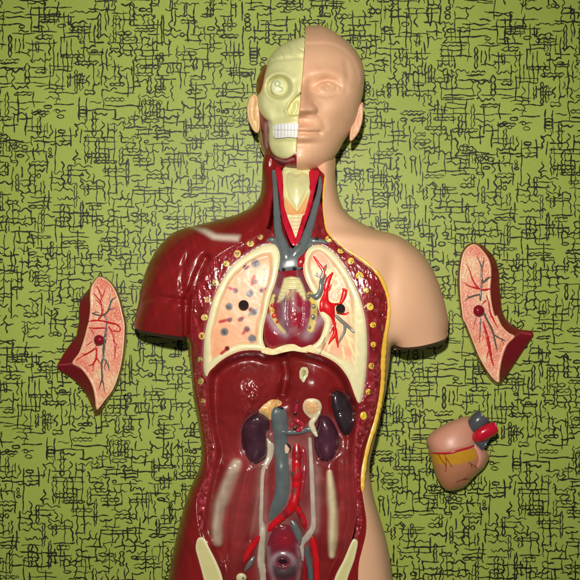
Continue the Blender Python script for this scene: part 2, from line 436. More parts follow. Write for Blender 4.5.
# ------------------------------------------------------------------ anatomical torso
T = Thing('anatomical_torso', 'large plastic anatomy torso, half skin and half red muscle, chest and belly open', 'anatomy model', 290, 330)
neckL = [(270, 146), (265, 153), (262.6, 163), (262, 178), (260, 195), (252, 206)]
L_sh = [(240, 213), (228, 217), (213, 221), (199, 224.5), (185, 228), (173, 233), (161, 244), (151, 259), (143, 279), (139, 300), (135.5, 316), (134, 325)]
L_side = [(189, 341), (190.5, 365), (193, 394), (198, 423), (201.5, 450), (199, 468), (193, 482), (187, 497), (181, 518), (174, 547), (168, 580), (162, 630), (160, 680)]
R_side = [(402, 680), (399, 630), (393, 580), (387, 543), (380, 518), (373, 493), (369.5, 468), (373, 448), (379, 423), (386, 390), (390, 360), (392, 346)]
R_sh = [(447.6, 333), (448.5, 322), (446, 308), (440, 287), (432, 268), (423, 254.5), (410, 243), (395, 234.5), (373, 228.5), (357.6, 220.5), (348, 214), (342, 206), (337.5, 192), (335.5, 175), (335.5, 160), (333, 146)]
ext = neckL+L_sh+[(133, 345), (133, 372), (150, 378), (175, 376), (184, 362), (186.5, 343), (190, 350)]+L_side[1:-1]+[(160, 700), (160, 760), (402, 760), (402, 700)]+R_side[1:-1]+[(391, 352), (394, 344), (396, 362), (404, 378), (430, 380), (448, 374), (449, 346)]+R_sh+[(334, 120), (264, 120)]
FB = Field(smooth(ext, True, 3), 1.0, 300)
outlineL = neckL+L_sh+[(136, 328.5), (145, 331), (157, 333.5), (172, 335.5), (182, 337), (188, 339)]+L_side[1:]
outlineR = R_side+[(404, 347.5), (418, 346.5), (430, 344), (440, 341), (446, 338)]+R_sh

def zmid(x, y):
    return 46-6*sstep(85, 140, np.abs(x-290))*sstep(420, 330, y)
YR = [(312, 146), (315, 160), (319, 169), (325, 177), (323.4, 197), (324, 214), (328, 231), (337, 240.5), (346, 249), (356, 255.5), (368, 264), (378.7, 275), (386, 290), (389, 304), (388.3, 319), (386, 333), (384, 348), (383, 362), (381.4, 390), (376, 418.7), (367.5, 447.7), (363, 472), (362.4, 491), (364.4, 505.5), (366.5, 520), (366, 534), (362.4, 549), (359, 563), (358, 582), (357, 630), (356, 680)]
YRs = smooth(YR, False, 2)
def Hs(x, y):
    s = FB.s(x, y)
    z = zmid(x, y)+66*(1-np.exp(-s/36.0))
    z = z-13*sstep(192, 165, y)*sstep(20, 45, s+14)*sstep(327, 315, x)-9*sstep(312, 327, x)*sstep(184, 160, y)*sstep(0, 12, s)-10*gb(x, y, 290, 205, 60, 26)                        # hollow of the neck
    # right (skin) shoulder
    z = z+4*gb(x, y, 418, 290, 17, 30)-3.2*gl(x, y, [(392, 262), (387, 292), (390, 330), (393, 350)], 7)+3*gb(x, y, 372, 296, 14, 26)
    z = z+2.6*gl(x, y, [(334, 234), (352, 236), (374, 239), (398, 242)], 4.5)-2*gb(x, y, 352, 226, 14, 6)
    # left (muscle) shoulder
    z = z+4*gb(x, y, 160, 285, 15, 30)-6.5*gl(x, y, [(206, 258), (196, 278), (188, 300), (186, 345)], 2.8)-3.2*gl(x, y, [(187, 292), (184, 312), (186, 340)], 1.6)-2.2*gl(x, y, [(188, 250), (181, 280), (184, 300)], 2.0)-3.0*gl(x, y, [(146, 300), (160, 297), (184, 301)], 1.8)+2.0*gl(x, y, [(196, 230), (214, 236), (240, 239)], 4)
    z = z-6*gb(x, y, 290, 585, 40, 22)
    return z
def back(x, y):
    s = FB.s(x, y); zm = zmid(x, y); return np.maximum(0.3, zm*np.exp(-s/12.0))+12*sstep(95, 118, np.abs(x-290))*sstep(400, 350, y)*sstep(225, 260, y)*(1-np.exp(-s/12.0))
def arch(x, y): return Hs(x, y)

# regions on the open front
lungL = [(272.6, 244), (278, 248.5), (280, 256), (279, 266), (276, 280.5), (270.5, 297), (266.5, 314), (263.5, 328), (263, 340), (266, 348), (271, 353), (259, 350.5), (247, 350), (236, 352.5), (225, 358), (215, 366), (207.5, 376), (204, 372), (203.5, 355), (205, 334), (208.5, 318), (213.6, 299), (222, 280.5), (234, 264), (249, 253), (261, 246)]
lungR = [(315.5, 245), (323, 246), (333, 252), (341.4, 262), (350.5, 277), (358.5, 294), (364.5, 314.5), (366.7, 335), (367, 356), (365, 381), (362, 399), (358.6, 403), (355, 396), (348, 378), (337, 364), (322, 355.5), (305, 351), (310, 347), (318, 341), (322.5, 332), (324.5, 322), (321, 316), (318, 308), (313, 295), (307, 283), (303.2, 271), (304, 258.6), (308, 249)]
medi = [(279, 271), (287.4, 268.5), (297, 269.4), (305, 271.5), (311, 287.4), (316, 293), (320, 302.6), (321, 312), (325.6, 317), (324, 329), (319.7, 339.5), (312, 347), (302.6, 350), (293, 345), (281.7, 345.5), (272, 350), (266.6, 346), (263.7, 336), (263.3, 325.4), (264.4, 312), (268.5, 300.7), (273.5, 287.4), (275, 279)]
cavity = [(268, 353), (259, 350.5), (247, 350), (236, 352.5), (225, 358), (215, 366), (207.5, 376), (206.5, 400), (210, 430), (214, 452), (211, 470), (207, 488), (204, 505), (201, 525), (203, 538), (212, 555), (220, 575), (226, 610), (228, 660), (326, 660), (328, 610), (333, 584), (343, 562), (351, 542), (356, 520), (356, 500), (354.5, 470), (356, 442), (359, 415), (358.6, 403), (355, 396), (348, 378), (337, 364), (322, 355.5), (305, 351), (293, 349), (280, 350)]
bandL = [(262, 228), (240, 242), (224, 248), (208, 258), (196, 272), (189, 292), (187, 318), (187.5, 345), (192, 381), (198, 423), (203, 450), (203, 466), (197, 481), (194.5, 500), (193, 520), (194, 532), (199, 536), (203.5, 528), (205, 510), (208, 490), (212, 470), (215, 452), (211, 430), (207.5, 400), (208.5, 377), (205, 366), (204.5, 350), (206, 334), (209.5, 318), (214.6, 299), (223, 281), (235, 265), (250, 254), (262, 247), (273, 244), (276, 236)]
bandR = [(324, 206), (324.4, 215), (328.5, 231), (337, 240.8), (346, 249.4), (356, 256), (368, 264.5), (378.5, 275.5), (385.5, 290), (388.5, 304), (387.9, 319), (385.6, 333), (383.6, 348), (382.6, 362), (381, 390), (375.5, 418.7), (367, 447.7), (362.6, 472), (362, 491), (363.5, 505), (365, 520), (363, 532), (358, 540), (354.5, 539), (356, 520), (356, 500), (353.5, 470), (355, 442), (358, 415), (358.6, 400), (362, 396), (364, 381), (366, 356), (365.7, 335), (363.5, 314.5), (357.5, 294), (349.7, 278), (340.4, 263), (332, 253), (322, 246.5), (310, 247), (302, 238), (308, 220), (314, 200)]
openQ = [(276, 168), (318, 172), (324, 200), (327, 231), (345, 251), (367, 266), (384, 291), (385, 330), (381, 380), (373, 420), (361, 450), (360, 490), (362, 520), (357, 540), (345, 570), (332, 600), (330, 664), (224, 664), (220, 600), (206, 550), (199, 530), (196, 500), (206, 465), (203, 430), (195, 385), (191, 340), (192, 300), (200, 272), (226, 250), (262, 232), (270, 200)]
openS = smooth(openQ, True, 3)
def H_mus(x, y):
    z = Hs(x, y); d = sdist(x, y, openS)
    th = np.arctan2(y-195, 245-x)*42+2.2*vnoise(x*.06, y*.06)
    z = z+2.1*np.abs(np.sin(th*.55))*(.7+1.2*vnoise(x*.07+9, y*.07))*sstep(205, 185, x)*sstep(228, 246, y)+.35*np.sin((x+y*1.5)*.5)*gb(x, y, 232, 228, 16, 8)
    z = z+0.35*fbm(x*0.12, y*0.05)+1.3*gl(x, y, [(269, 160), (267.5, 190), (262, 214), (250, 228)], 2.0)-1.0*gl(x, y, [(272, 160), (271, 190), (268, 215)], 1.2)+.5*np.sin(x*1.3+y*.15)*sstep(240, 215, y)*gb(x, y, 266, 190, 9, 30)
    return z-30*sstep(1.0, 7.0, d)
def mus_paint(x, y, c):
    fib = vnoise((x*0.85-y*0.25)*0.5, (x*0.2+y*0.9)*0.035)
    c = c*(1+0.22*fib)[:, None]; w = fbm(x*.05+3, y*.05, 4); c = mix(c, lin((104, 30, 24)), .5*sstep(.1, .5, w))
    c = p_poly(x, y, c, [(192, 227), (206, 229), (217, 234.5), (240, 235.5), (238, 241), (221, 240), (213, 239), (205, 234)], (0.56, 0.46, 0.36), 2.6, .9)
    return c
# muscle half: everything left of the cut edge
polyM = np.concatenate([smooth(outlineL, False, 1.6), YRs[::-1]])
solid('muscle_half', polyM, H_mus, back, M_MUS, T, RED, res=1.7, raw=True, paint=mus_paint)
polyS = np.concatenate([YRs, smooth(outlineR, False, 1.6)])
def H_skin(x, y): return Hs(x, y)+1.0
solid('skin_half', polyS, H_skin, lambda x, y: back(x, y)+0.5, M_SKIN, T, SKIN, res=2.2, raw=True)
tubes('yellow_cut_edge', [[(x, y, (0.9 if y < 226 else 1.9+.9*min(1, max(0, (y-320)/40))) * (1 if y < 480 else max(.15, 1-(y-480)/55))) for x, y in YR[3:23]]], M_BONE, T, YEL, surf=lambda x, y: Hs(x-1, y), lift=0.05, flat=0.38, step=1.5, jitter=.22)
# end faces of the arm stumps
for poly, zc in (([(136.5, 324), (150, 326), (170, 330), (187, 334), (189, 340.5), (172, 338.6), (157, 336.3), (145, 333.6), (137.5, 330.8)], 52), ([(446.5, 330), (430, 338), (404, 342), (395, 342), (394, 349.3), (404, 349.8), (418, 349), (430, 346.6), (440, 343.6), (446.5, 340)], 46)):
    solid('arm_end_cap', poly, lambda x, y, zc=zc: np.full(x.shape, float(zc)), lambda x, y: np.full(x.shape, 26.0), M_SKIN, T, lin((196, 170, 120)), res=2.0, put=False)

# ------- cut wall of the chest and flanks: lumpy, very glossy
def lumps(x, y, a=1.0):
    k = sstep(350, 385, y); yy = y*(1+1.3*k); n = (1+.5*k)*fbm(x*0.42+3*np.sin(y*.03), yy*0.17, 3); r = 0.55-np.abs(vnoise(x*0.5+7, y*0.22+3))*2.2
    return a*(1.5*n+0.75*r)
def wall_h(side):
    B = smooth(bandL if side < 0 else bandR, True, 2)
    def f(x, y):
        d = sdist(x, y, B); e = sstep(0, 4, d); lo = sstep(232, 262, y)
        rib = (gl(x, y, RIBC[side], 5.5)); fl = sstep(350, 380, y)
        return Hs(x, y)-0.9+e*lo*lumps(x, y, 1.0)*(1-0.8*rib*(1-fl))-1.2*sstep(1.5, 0, d)
    return f
ribsL = [(260.3, 237), (250.4, 243.6), (237.3, 253.8), (226.5, 263.7), (215.6, 282.7), (207.8, 299.7), (204.4, 317.4), (202, 336), (200, 359.5), (200.8, 381.4), (202.8, 401)]
ribsR = [(328.7, 239), (340.8, 250.7), (350.8, 261), (359.5, 275.5), (366, 290.4), (370, 306.6), (373, 325), (373.4, 344.5), (371.5, 366), (368.3, 391.8)]
RIBC = {-1: ribsL, 1: ribsR}
def wall_paint(side):
    def f(x, y, c):
        n = fbm(x*0.3, y*0.14, 3); c = mix(c, lin((150, 30, 44)), 0.6*sstep(-.2, .5, n)); c = mix(c, DRED, 0.7*sstep(0.0, .6, -n))
        inner = segdist(x, y, smooth(lungL if side < 0 else lungR, True, 3), True)
        c = mix(c, lin((150, 96, 96)), .55*sstep(3.2, 1.2, inner)*(y < 400))
        c = mix(c, lin((168, 64, 76)), sstep(345, 375, y)*.75*sstep(-.1, .35, fbm(x*.45+2, y*.4+1, 2)))  # pinkish highlights on the flank bumps, painted in as speckle
        return mix(c, lin((176, 120, 118)), 0.35*sstep(.25, .6, vnoise(x*.5+7, y*.2)))
    return f
for s, B in ((-1, bandL), (1, bandR)):
    patch('chest_wall', B, wall_h(s), M_WET, T, RED, res=0.95, skirt=9, paint=wall_paint(s), step=1.5)
def rib_paint(cx, cy, rot):
    def f(x, y, c):
        for k in range(3):
            a = rot+k*2.1; c = p_spot(x, y, c, cx+(1.3+.5*math.sin(cx*k+cy))*math.cos(a), cy+(1.4+.4*math.cos(cx*3+k))*math.sin(a), .65+.3*math.sin(cx*2+k*5), DARK, .35, .95)
        return c
    return f
for s, L in ((-1, ribsL), (1, ribsR)):
    for i, (x, y) in enumerate(L):
        bright = s > 0 and i < 2
        r = 3.3*(.86+.3*((i*7+(3 if s > 0 else 0)) % 5)/5)
        if y > 340: r *= .85
        disc('rib_end', x, y, r, M_BONE, T, lin((222, 186, 62)) if s > 0 else lin((190+((i*5) % 4)*5, 158+((i*3) % 5)*6, 92)), h=0.45, ry=r*(.95+.3*((i*3) % 4)/4), rot=(i*1.7) % 3, skirt=2, dome=.4, paint=rib_paint(x, y, i*1.3+s), res=.42, lift=.35, flatbase=False)
disc('rib_end', 363.6, 415.8, 3.6, M_BONE, T, lin((222, 190, 60)), h=1.2, ry=4.2, lift=.2, flatbase=False)

# ------- belly cavity
CV = smooth(cavity, True, 2)
kidL = [(256, 413), (262, 414), (267, 418), (270, 424), (269, 430), (265.8, 434), (267, 440), (268, 449), (266, 457), (260.5, 462), (254, 464), (248, 459), (243, 450), (241, 440), (242, 429), (246.5, 420)]
kidR = [(319, 417.6), (324, 415), (331, 419), (337, 429.7), (339.4, 440), (337, 451), (332, 459.5), (326, 462), (319, 459), (315, 450), (314, 441), (316.5, 429)]
spleen = [(337, 390), (342.6, 392), (349, 399), (353, 411), (354, 422), (351, 432.5), (347, 436), (341.7, 433), (337, 424), (332.5, 411), (331, 399), (333, 392)]
RIDGES = (([(296.5, 442), (296.6, 480), (293, 505), (275, 523), (262, 536)], 1.8, 5.5), ([(294, 502), (304, 521), (308, 531)], 1.5, 4.5), ([(280, 412), (281, 440), (282, 480), (278, 508)], 2.0, 8),
          ([(268.5, 438), (270, 452), (263, 470), (262, 520), (262, 560), (263, 640)], 2.0, 4.2), ([(309.7, 436), (311, 458), (312, 480), (313, 520), (306, 539), (301, 554)], 1.9, 3.6),
          ([(259, 536), (243, 562)], 1.4, 4.5), ([(312, 537), (317, 580)], 1.4, 4.5), ([(282, 432), (310, 431)], 1.4, 4), ([(297, 398), (295, 430)], 1.6, 3.5))
def H_cav(x, y):
    d = sdist(x, y, CV); z = Hs(x, y)-2.0-9*sstep(0, 9, d)-9*sstep(0, 13, d)*sstep(430, 390, y)
    z = z+22*gb(x, y, 245, 391, 23, 22)+19*gb(x, y, 312, 387, 20, 20)-4.5*gl(x, y, [(282, 352), (286, 374), (282, 398)], 4.0)-4.0*gl(x, y, [(283, 354), (287, 374), (283, 394)], 2.6)
    z = z-5*gb(x, y, 290, 440, 24, 40)-8*sstep(470, 560, y)*gb(x, y, 282, 560, 60, 200)
    z = z+7*gl(x, y, [(252, 466), (243, 495), (236, 530), (234, 570), (236, 640)], 8)+5*gl(x, y, [(330, 462), (331, 500), (328, 540), (322, 590), (320, 640)], 8)
    z = z+6*gl(x, y, [(226, 468), (216, 500), (213, 540)], 5)+3*gl(x, y, [(346, 450), (346, 500), (342, 540)], 5)
    z = z+2.2*gl(x, y, [(236, 463), (226.5, 486), (219.5, 506), (216.5, 526), (217.6, 543)], 3.6)+1.8*gl(x, y, [(329.5, 472), (333, 511), (332, 556)], 3.0)+1.2*gl(x, y, [(246, 470), (240, 500), (232, 545)], 2.0)+1.0*gl(x, y, [(322, 480), (323, 520), (321, 556)], 1.6)
    z = z-1.6*gl(x, y, [(238, 476), (228, 510), (226, 560)], 2)-1.4*gl(x, y, [(338, 460), (340, 500), (336, 545)], 2)
    z = z-2.5*gl(x, y, [(262, 470), (256, 505), (250, 540)], 2.6)+2.2*gl(x, y, [(268, 470), (267, 500), (266, 520)], 2.5)
    z = z+0.9*fbm(x*.07, y*.07)+0.5*fbm(x*.25+4, y*.2)*gb(x, y, 252, 400, 11, 18)*5+1.0*fbm(x*.12, y*.1)*gb(x, y, 225, 440, 20, 40)
    z = z+1.2*gl(x, y, [(254, 392), (252, 404), (246, 412), (241, 425)], 1.5)+0.9*gl(x, y, [(258, 388), (257, 398)], 1.2)
    for L, a, w in RIDGES: z = z+a*gl(x, y, L, w)
    for k in (kidL, kidR, spleen): z = z-2.2*gl(x, y, k+[k[0]], 1.6)
    return z
def cav_paint(x, y, c):
    c = mix(c, lin((146, 56, 58)), .65*gb(x, y, 237, 508, 12, 38)+.5*gb(x, y, 262, 500, 8, 40)+.3*gb(x, y, 345, 500, 8, 40))
    c = mix(c, lin((140, 92, 84)), .55*gl(x, y, [(262, 462), (258, 492), (256, 512), (252, 530)], 3.0))
    c = mix(c, lin((140, 110, 100)), .5*gl(x, y, [(318, 470), (318, 500), (316, 530)], 3.0))
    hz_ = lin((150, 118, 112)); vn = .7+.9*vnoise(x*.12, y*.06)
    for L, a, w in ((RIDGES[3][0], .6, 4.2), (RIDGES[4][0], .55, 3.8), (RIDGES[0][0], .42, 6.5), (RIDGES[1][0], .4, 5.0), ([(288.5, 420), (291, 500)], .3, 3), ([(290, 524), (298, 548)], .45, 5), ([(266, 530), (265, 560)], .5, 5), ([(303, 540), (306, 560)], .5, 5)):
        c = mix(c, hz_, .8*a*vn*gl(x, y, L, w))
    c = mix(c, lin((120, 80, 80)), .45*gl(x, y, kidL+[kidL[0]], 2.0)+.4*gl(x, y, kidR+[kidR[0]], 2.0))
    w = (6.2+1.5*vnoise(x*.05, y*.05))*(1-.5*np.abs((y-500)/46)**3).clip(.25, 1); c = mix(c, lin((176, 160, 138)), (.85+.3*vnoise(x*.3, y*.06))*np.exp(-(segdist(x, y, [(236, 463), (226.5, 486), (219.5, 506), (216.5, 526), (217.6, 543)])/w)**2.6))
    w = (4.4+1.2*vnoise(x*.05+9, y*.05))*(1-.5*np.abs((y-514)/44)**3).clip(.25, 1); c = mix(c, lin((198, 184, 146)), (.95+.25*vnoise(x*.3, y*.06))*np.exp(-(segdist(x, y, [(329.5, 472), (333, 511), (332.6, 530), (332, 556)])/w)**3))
    c = p_line(x, y, c, [(283, 352), (285, 372), (282, 396)], 1, DRED, 3, .4)  # shade in the cleft between the domes, painted as a darker line
    n = fbm(x*.05, y*.09); c = c*(1+.25*n)[:, None]
    c = mix(c, lin((150, 80, 84)), .15*sstep(.25, .7, vnoise(x*.22, y*.09))*sstep(420, 470, y))
    return c
patch('abdominal_cavity', cavity, H_cav, M_CAV, T, lin((114, 24, 24)), res=1.15, skirt=9, paint=cav_paint, step=1.5)

# ------- lungs
def H_lung(poly, cx, rimw=lambda x, y: 6.2+1.6*vnoise(x*.1, y*.06)+2.5*gb(x, y, 270, 252, 9, 9)-2.2*gb(x, y, 264, 325, 5, 26)):
    P = smooth(poly, True, 1.5)
    def f(x, y):
        d = sdist(x, y, P); z = Hs(x, y)+1.2*sstep(0, 2.2, d)
        w = rimw(x, y); z = z-2.4*sstep(w*.75, w*1.5, d)
        return z+0.25*fbm(x*.16, y*.16)
    return f, P
fL, PL = H_lung(lungL, 240); rwR = lambda x, y: 5.6+1.6*vnoise(x*.1, y*.08)+7*sstep(335, 360, x)*sstep(285, 330, y)
fR, PR = H_lung(lungR, 335, rwR)
def lungL_paint(x, y, c):
    d = sdist(x, y, PL); n = fbm(x*.06, y*.06)
    c = mix(c, lin((224, 172, 130)), sstep(-.1, .5, n)); c = mix(c, lin((218, 146, 110)), .6*sstep(.1, .5, -n))
    w = 6.4+1.6*vnoise(x*.1, y*.06)+2.5*gb(x, y, 270, 252, 9, 9)-2.2*gb(x, y, 264, 325, 5, 26); c = mix(c, CREAM, sstep(w*1.35, w*.8, d+1.2*vnoise(x*.12, y*.12)))
    G = lin((84, 84, 90)); RR = lin((176, 24, 40))
    q = lambda a, b: (195+a/4.83, 235+b/4.83)
    for (a, b, w) in ((293, 138, 4.3), (265, 283, 3.8), (165, 346, 3.8), (193, 268, 2.8), (142, 468, 4.0), (275, 500, 4.0), (250, 455, 3.2), (285, 372, 3.4)):
        X, Y = q(a, b); c = p_spot(x, y, c, X, Y, w, G, 1.1, .95); c = p_spot(x, y, c, X-.3, Y+.2, w*.45, lin((50, 50, 58)), .8, .8)
    c = p_line(x, y, c, [q(262, 385), q(298, 362)], 1.7, G, 1.2, .75)
    for A, B_ in ((q(285, 200), q(275, 238)), (q(165, 256), q(190, 264)), (q(120, 420), q(172, 406)), (q(128, 572), q(158, 548)), (q(232, 474), q(244, 460)), (q(318, 266), q(336, 258)), (q(212, 410), q(232, 400)), (q(240, 160), q(256, 152))):
        c = p_line(x, y, c, [A, B_], 1.5, RR, .7, .95)
    for (a, b) in ((245, 156), (290, 226), (322, 268), (168, 410), (220, 408), (252, 456), (155, 548), (270, 360), (196, 268)):
        X, Y = q(a, b); c = p_spot(x, y, c, X, Y, 2.5, lin((130, 28, 36)), .6, .95); c = p_spot(x, y, c, X, Y, 1.5, lin((66, 26, 30)), .4, .9)
    return c
lu = patch('lung', lungL, fL, M_LUNG, T, PEACH, res=.75, skirt=18, paint=lungL_paint, step=1.2)
def lungR_paint(x, y, c):
    d = sdist(x, y, PR); n = fbm(x*.07+5, y*.07)
    c = mix(c, lin((232, 160, 130)), sstep(.0, .5, n)); c = mix(c, lin((234, 204, 152)), .7*sstep(.05, .45, -n))
    w = rwR(x, y); c = mix(c, CREAM, sstep(w*1.6, w*.7, d+1.5*vnoise(x*.12, y*.12))*sstep(302, 308, x))
    cr = lin((230, 214, 156)); q = lambda a, b: (300+a/4.83, 240+b/4.83)
    for L in ([(145, 170), (170, 190), (215, 165)], [(150, 250), (190, 215), (180, 180)], [(140, 290), (160, 300), (200, 300)], [(235, 240), (225, 300), (245, 330), (250, 400), (290, 440)], [(220, 440), (240, 500), (262, 560)], [(235, 470), (262, 500), (285, 560)], [(205, 520), (215, 570)], [(150, 480), (135, 540)], [(255, 360), (285, 400)]):
        c = p_line(x, y, c, [q(*t) for t in L], 1.0, cr, .8, .85)
    for L in ([(110, 500), (122, 470)], [(90, 560), (122, 500)]): c = p_line(x, y, c, [q(*t) for t in L], .5, lin((120, 30, 30)), .5, .8)
    return c
lu2 = patch('lung', lungR, fR, M_LUNG, T, PEACH, res=.75, skirt=18, paint=lungR_paint, step=1.2)
def hole(cx, cy, r, parent, ring=(120, 80, 60), ry=None, label=None):
    disc('peg_hole', cx, cy, r, M_HOLE, T, lin((26, 12, 10)), h=.5, ry=ry, skirt=4, dome=.1, parent=parent, lift=1.5, put=False, paint=lambda x, y, c: mix(c, lin((96, 58, 40)), .9*sstep(r*.74, r*.9, np.hypot(x-cx, y-cy))*sstep(-2, 3, y-cy)))  # raised dark disc instead of a recess, its inner shade painted on
hole(243.6, 305.4, 5.2, lu, ry=5.4); hole(340.5, 309, 4.8, lu2, ry=5.2)
# right-hand lung: arteries and veins in relief
q = lambda a, b, r: (300+a/4.83, 240+b/4.83, r)
A6 = lambda P: [(300+a/4.83, 240+b/4.83) for a, b in P]
for nm, P, cc in (('pulmonary_artery', A6([(94, 300), (104, 280), (112, 262), (118, 238), (136, 238), (137, 268), (142, 294), (160, 304), (190, 303), (196, 300), (204, 268), (204, 244), (214, 248), (228, 240), (224, 262), (214, 294), (200, 308), (176, 316), (168, 326), (170, 352), (168, 376), (172, 400), (176, 440), (160, 442), (158, 412), (150, 384), (132, 362), (112, 352), (94, 342)]), (200, 14, 20)),
                  ('pulmonary_vein', A6([(36, 250), (58, 262), (78, 256), (90, 232), (92, 200), (102, 184), (114, 192), (117, 218), (112, 248), (100, 274), (84, 290), (66, 286), (48, 270)]), (104, 108, 104))):
    FP_ = Field(smooth(P, True, 1), .5, 120)
    patch(nm, P, lambda x, y, FP_=FP_: Top.get(x, y)*0+Hs(x, y)-2.0+4.2*FP_.n(x, y)**.7+1.8*sstep(326, 318, x), M_ORG, T, lin(cc), res=.6, skirt=4, parent=lu2, put=False,
          paint=lambda x, y, c: c*(1+.35*vnoise(x*.35, y*.35))[:, None])
tubes('pulmonary_artery', [[q(124, 240, 2.70), q(130, 215, 2.97), q(138, 190, 2.56), q(158, 158, 1.08)], [q(110, 190, 1.35), q(112, 150, 1.76), q(92, 118, 1.49), q(66, 80, 0.81)], [q(112, 160, 1.35), q(122, 125, 0.81)], [q(196, 305, 1.76), q(208, 282, 2.43), q(214, 262, 2.70), q(216, 245, 2.43), q(205, 236, 0.81)], [q(216, 255, 1.62), q(228, 242, 0.81)], [q(168, 430, 2.43), q(168, 455, 2.29), q(150, 482, 1.49), q(138, 504, 0.68)], [q(172, 448, 1.89), q(180, 490, 1.35), q(184, 520, 0.68)], [q(180, 350, 1.62), q(215, 358, 1.22), q(235, 350, 0.68)], [q(128, 225, 1.89), q(112, 200, 1.62), q(100, 178, 0.68)], [q(122, 250, 1.62), q(140, 238, 1.35), q(152, 214, 0.54)], [q(168, 400, 1.89), q(152, 430, 1.35), q(142, 452, 0.54)]], M_ORG, T, lin((206, 14, 20)), parent=lu2, lift=.0, flat=.42, sink=.15)
tubes('pulmonary_vein', [[q(104, 205, 2.0), q(108, 165, 1.5), q(122, 140, 1.2), q(128, 118, .5)], [q(104, 188, 1.2), q(80, 160, .6)], [q(106, 182, 1.1), q(70, 170, .5)], [q(108, 215, 1.8), q(122, 190, 1.4), q(124, 165, .6)]], M_ORG, T, lin((112, 112, 100)), parent=lu2, lift=.0, flat=.45, sink=.15)
tubes('pulmonary_vein', [[q(172, 365, 1.8), q(205, 395, 2.0), q(235, 420, 1.7), q(262, 446, 1.2)], [q(216, 402, 1.6), q(216, 440, 1.5), q(200, 470, 1.3), q(186, 500, .6)]], M_ORG, T, lin((112, 112, 100)), parent=lu2, lift=.0, flat=.45, sink=.15)

# ------- mediastinum with heart bed
PM = smooth(medi, True, 1.5)
a4 = lambda pts: [(240+a/5.27, 240+b/5.27) for a, b in pts]
bronch = a4([(232, 202), (270, 192), (312, 200), (330, 235), (345, 275), (350, 318), (336, 318), (318, 288), (295, 262), (262, 262), (238, 290), (216, 325), (196, 330), (203, 295), (218, 250)])
FM = Field(PM, 1, 200)
def H_med(x, y):
    n = FM.n(x, y); z = Hs(x, y)-3+6*n
    z = z+6.5*gb(x, y, 294, 316, 9.5, 21)+1.5*gl(x, y, a4([(232, 320), (230, 400), (262, 490)]), 3.0)+1.2*gl(x, y, a4([(345, 330), (348, 400), (325, 490)]), 2.6)
    z = z-1.2*gl(x, y, a4([(256, 300), (250, 400), (272, 500)]), 1.0)-1.0*gl(x, y, a4([(326, 310), (330, 400), (308, 490)]), .9)
    z = z+2.4*gb(x, y, 272, 336, 6, 7)+2.4*gb(x, y, 314, 333, 7, 9)
    b = sstep(-.5, 1.2, sdist(x, y, bronch)); z = z+b*(1.6+0.75*np.sin(y*1.55+.02*(x-292)**2))
    return z+.6*fbm(x*.3, y*.22)
def med_paint(x, y, c):
    g = lambda P, s: gl(x, y, a4(P), s)
    c = mix(c, lin((96, 62, 70)), .75*g([(210, 190), (190, 260), (165, 330)], 3)+.7*g([(320, 190), (350, 270)], 3.5))
    c = mix(c, lin((104, 62, 84)), .9*g([(235, 310), (232, 400), (262, 490)], 3.2))
    c = mix(c, lin((160, 130, 140)), .6*g([(232, 340), (236, 420)], 1.2))
    c = mix(c, lin((150, 56, 84)), .85*g([(340, 310), (346, 390), (335, 440)], 3.0))
    c = mix(c, lin((142, 22, 38)), .85*g([(292, 330), (292, 420), (290, 530)], 5.0)); c = mix(c, lin((176, 150, 160)), .5*g([(280, 300), (282, 350)], 2.0))  # second mix paints a pale highlight on the central column
    c = mix(c, lin((170, 140, 150)), .8*g([(152, 400), (180, 460), (240, 500)], 2.2)+.75*g([(440, 400), (400, 440), (350, 500)], 3.6))  # purple-white sheen of the glossy sides, painted in
    c = p_poly(x, y, c, bronch, lin((212, 204, 150)), 1.0, .95)
    c = mix(c, lin((196, 186, 130)), .5*g([(275, 275), (250, 300)], 2.5))
    c = p_line(x, y, c, a4([(178, 295), (162, 345), (172, 400), (198, 445), (232, 485)]), 1.7, lin((206, 196, 120)), 1.2, .9)
    c = p_line(x, y, c, a4([(368, 290), (392, 330), (388, 400), (372, 470)]), 3.0, lin((216, 196, 96)), 1.2, .9)
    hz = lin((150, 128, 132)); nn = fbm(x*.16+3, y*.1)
    c = mix(c, hz, .34*sstep(.05, .45, nn)*sstep(344, 332, y)*(1-.9*sstep(-.5, 1.2, sdist(x, y, bronch)))+.3*gb(x, y, 284, 318, 5, 14))  # grey-white haze over the gloss, put into the colour
    return c
md = patch('mediastinum', medi, H_med, M_WET, T, lin((128, 20, 30)), res=.7, skirt=8, paint=med_paint, step=1.2)
for a, b, r, cc in ((170, 345, 2.0, (196, 40, 24)), (180, 400, 2.6, (206, 60, 24)), (196, 432, 1.6, (190, 50, 30)), (176, 372, 1.6, (210, 150, 50)), (186, 306, 1.4, (90, 90, 60)), (160, 372, 1.4, (210, 170, 70)),
                    (360, 300, 2.2, (104, 104, 84)), (386, 350, 2.6, (128, 124, 96)), (384, 406, 2.7, (104, 104, 88)), (392, 378, 1.4, (220, 180, 60)), (366, 460, 1.8, (130, 120, 110))):
    X, Y = 240+a/5.27, 240+b/5.27
    disc('vessel_stub', X, Y, r, M_WET, T, lin(cc), h=1.5, parent=md, skirt=2, dome=.8, ry=r*1.1, paint=(lambda X, Y: lambda x, y, c: p_spot(x, y, c, X, Y, .7, DARK, .4, .6))(X, Y), res=.45)
# cream rim of the midriff between the lungs
patch('diaphragm_rim', [(266, 347.5), (273, 349), (282, 345.8), (293, 344), (302, 347.5), (312, 345), (316, 352.5), (304, 352.6), (293, 351), (283, 352.6), (272, 355), (261, 352)], lambda x, y: Hs(x, y)+1.4+.3*vnoise(x*.3, y*.3), M_BONE, T, lin((206, 188, 130)), res=.8, skirt=18)

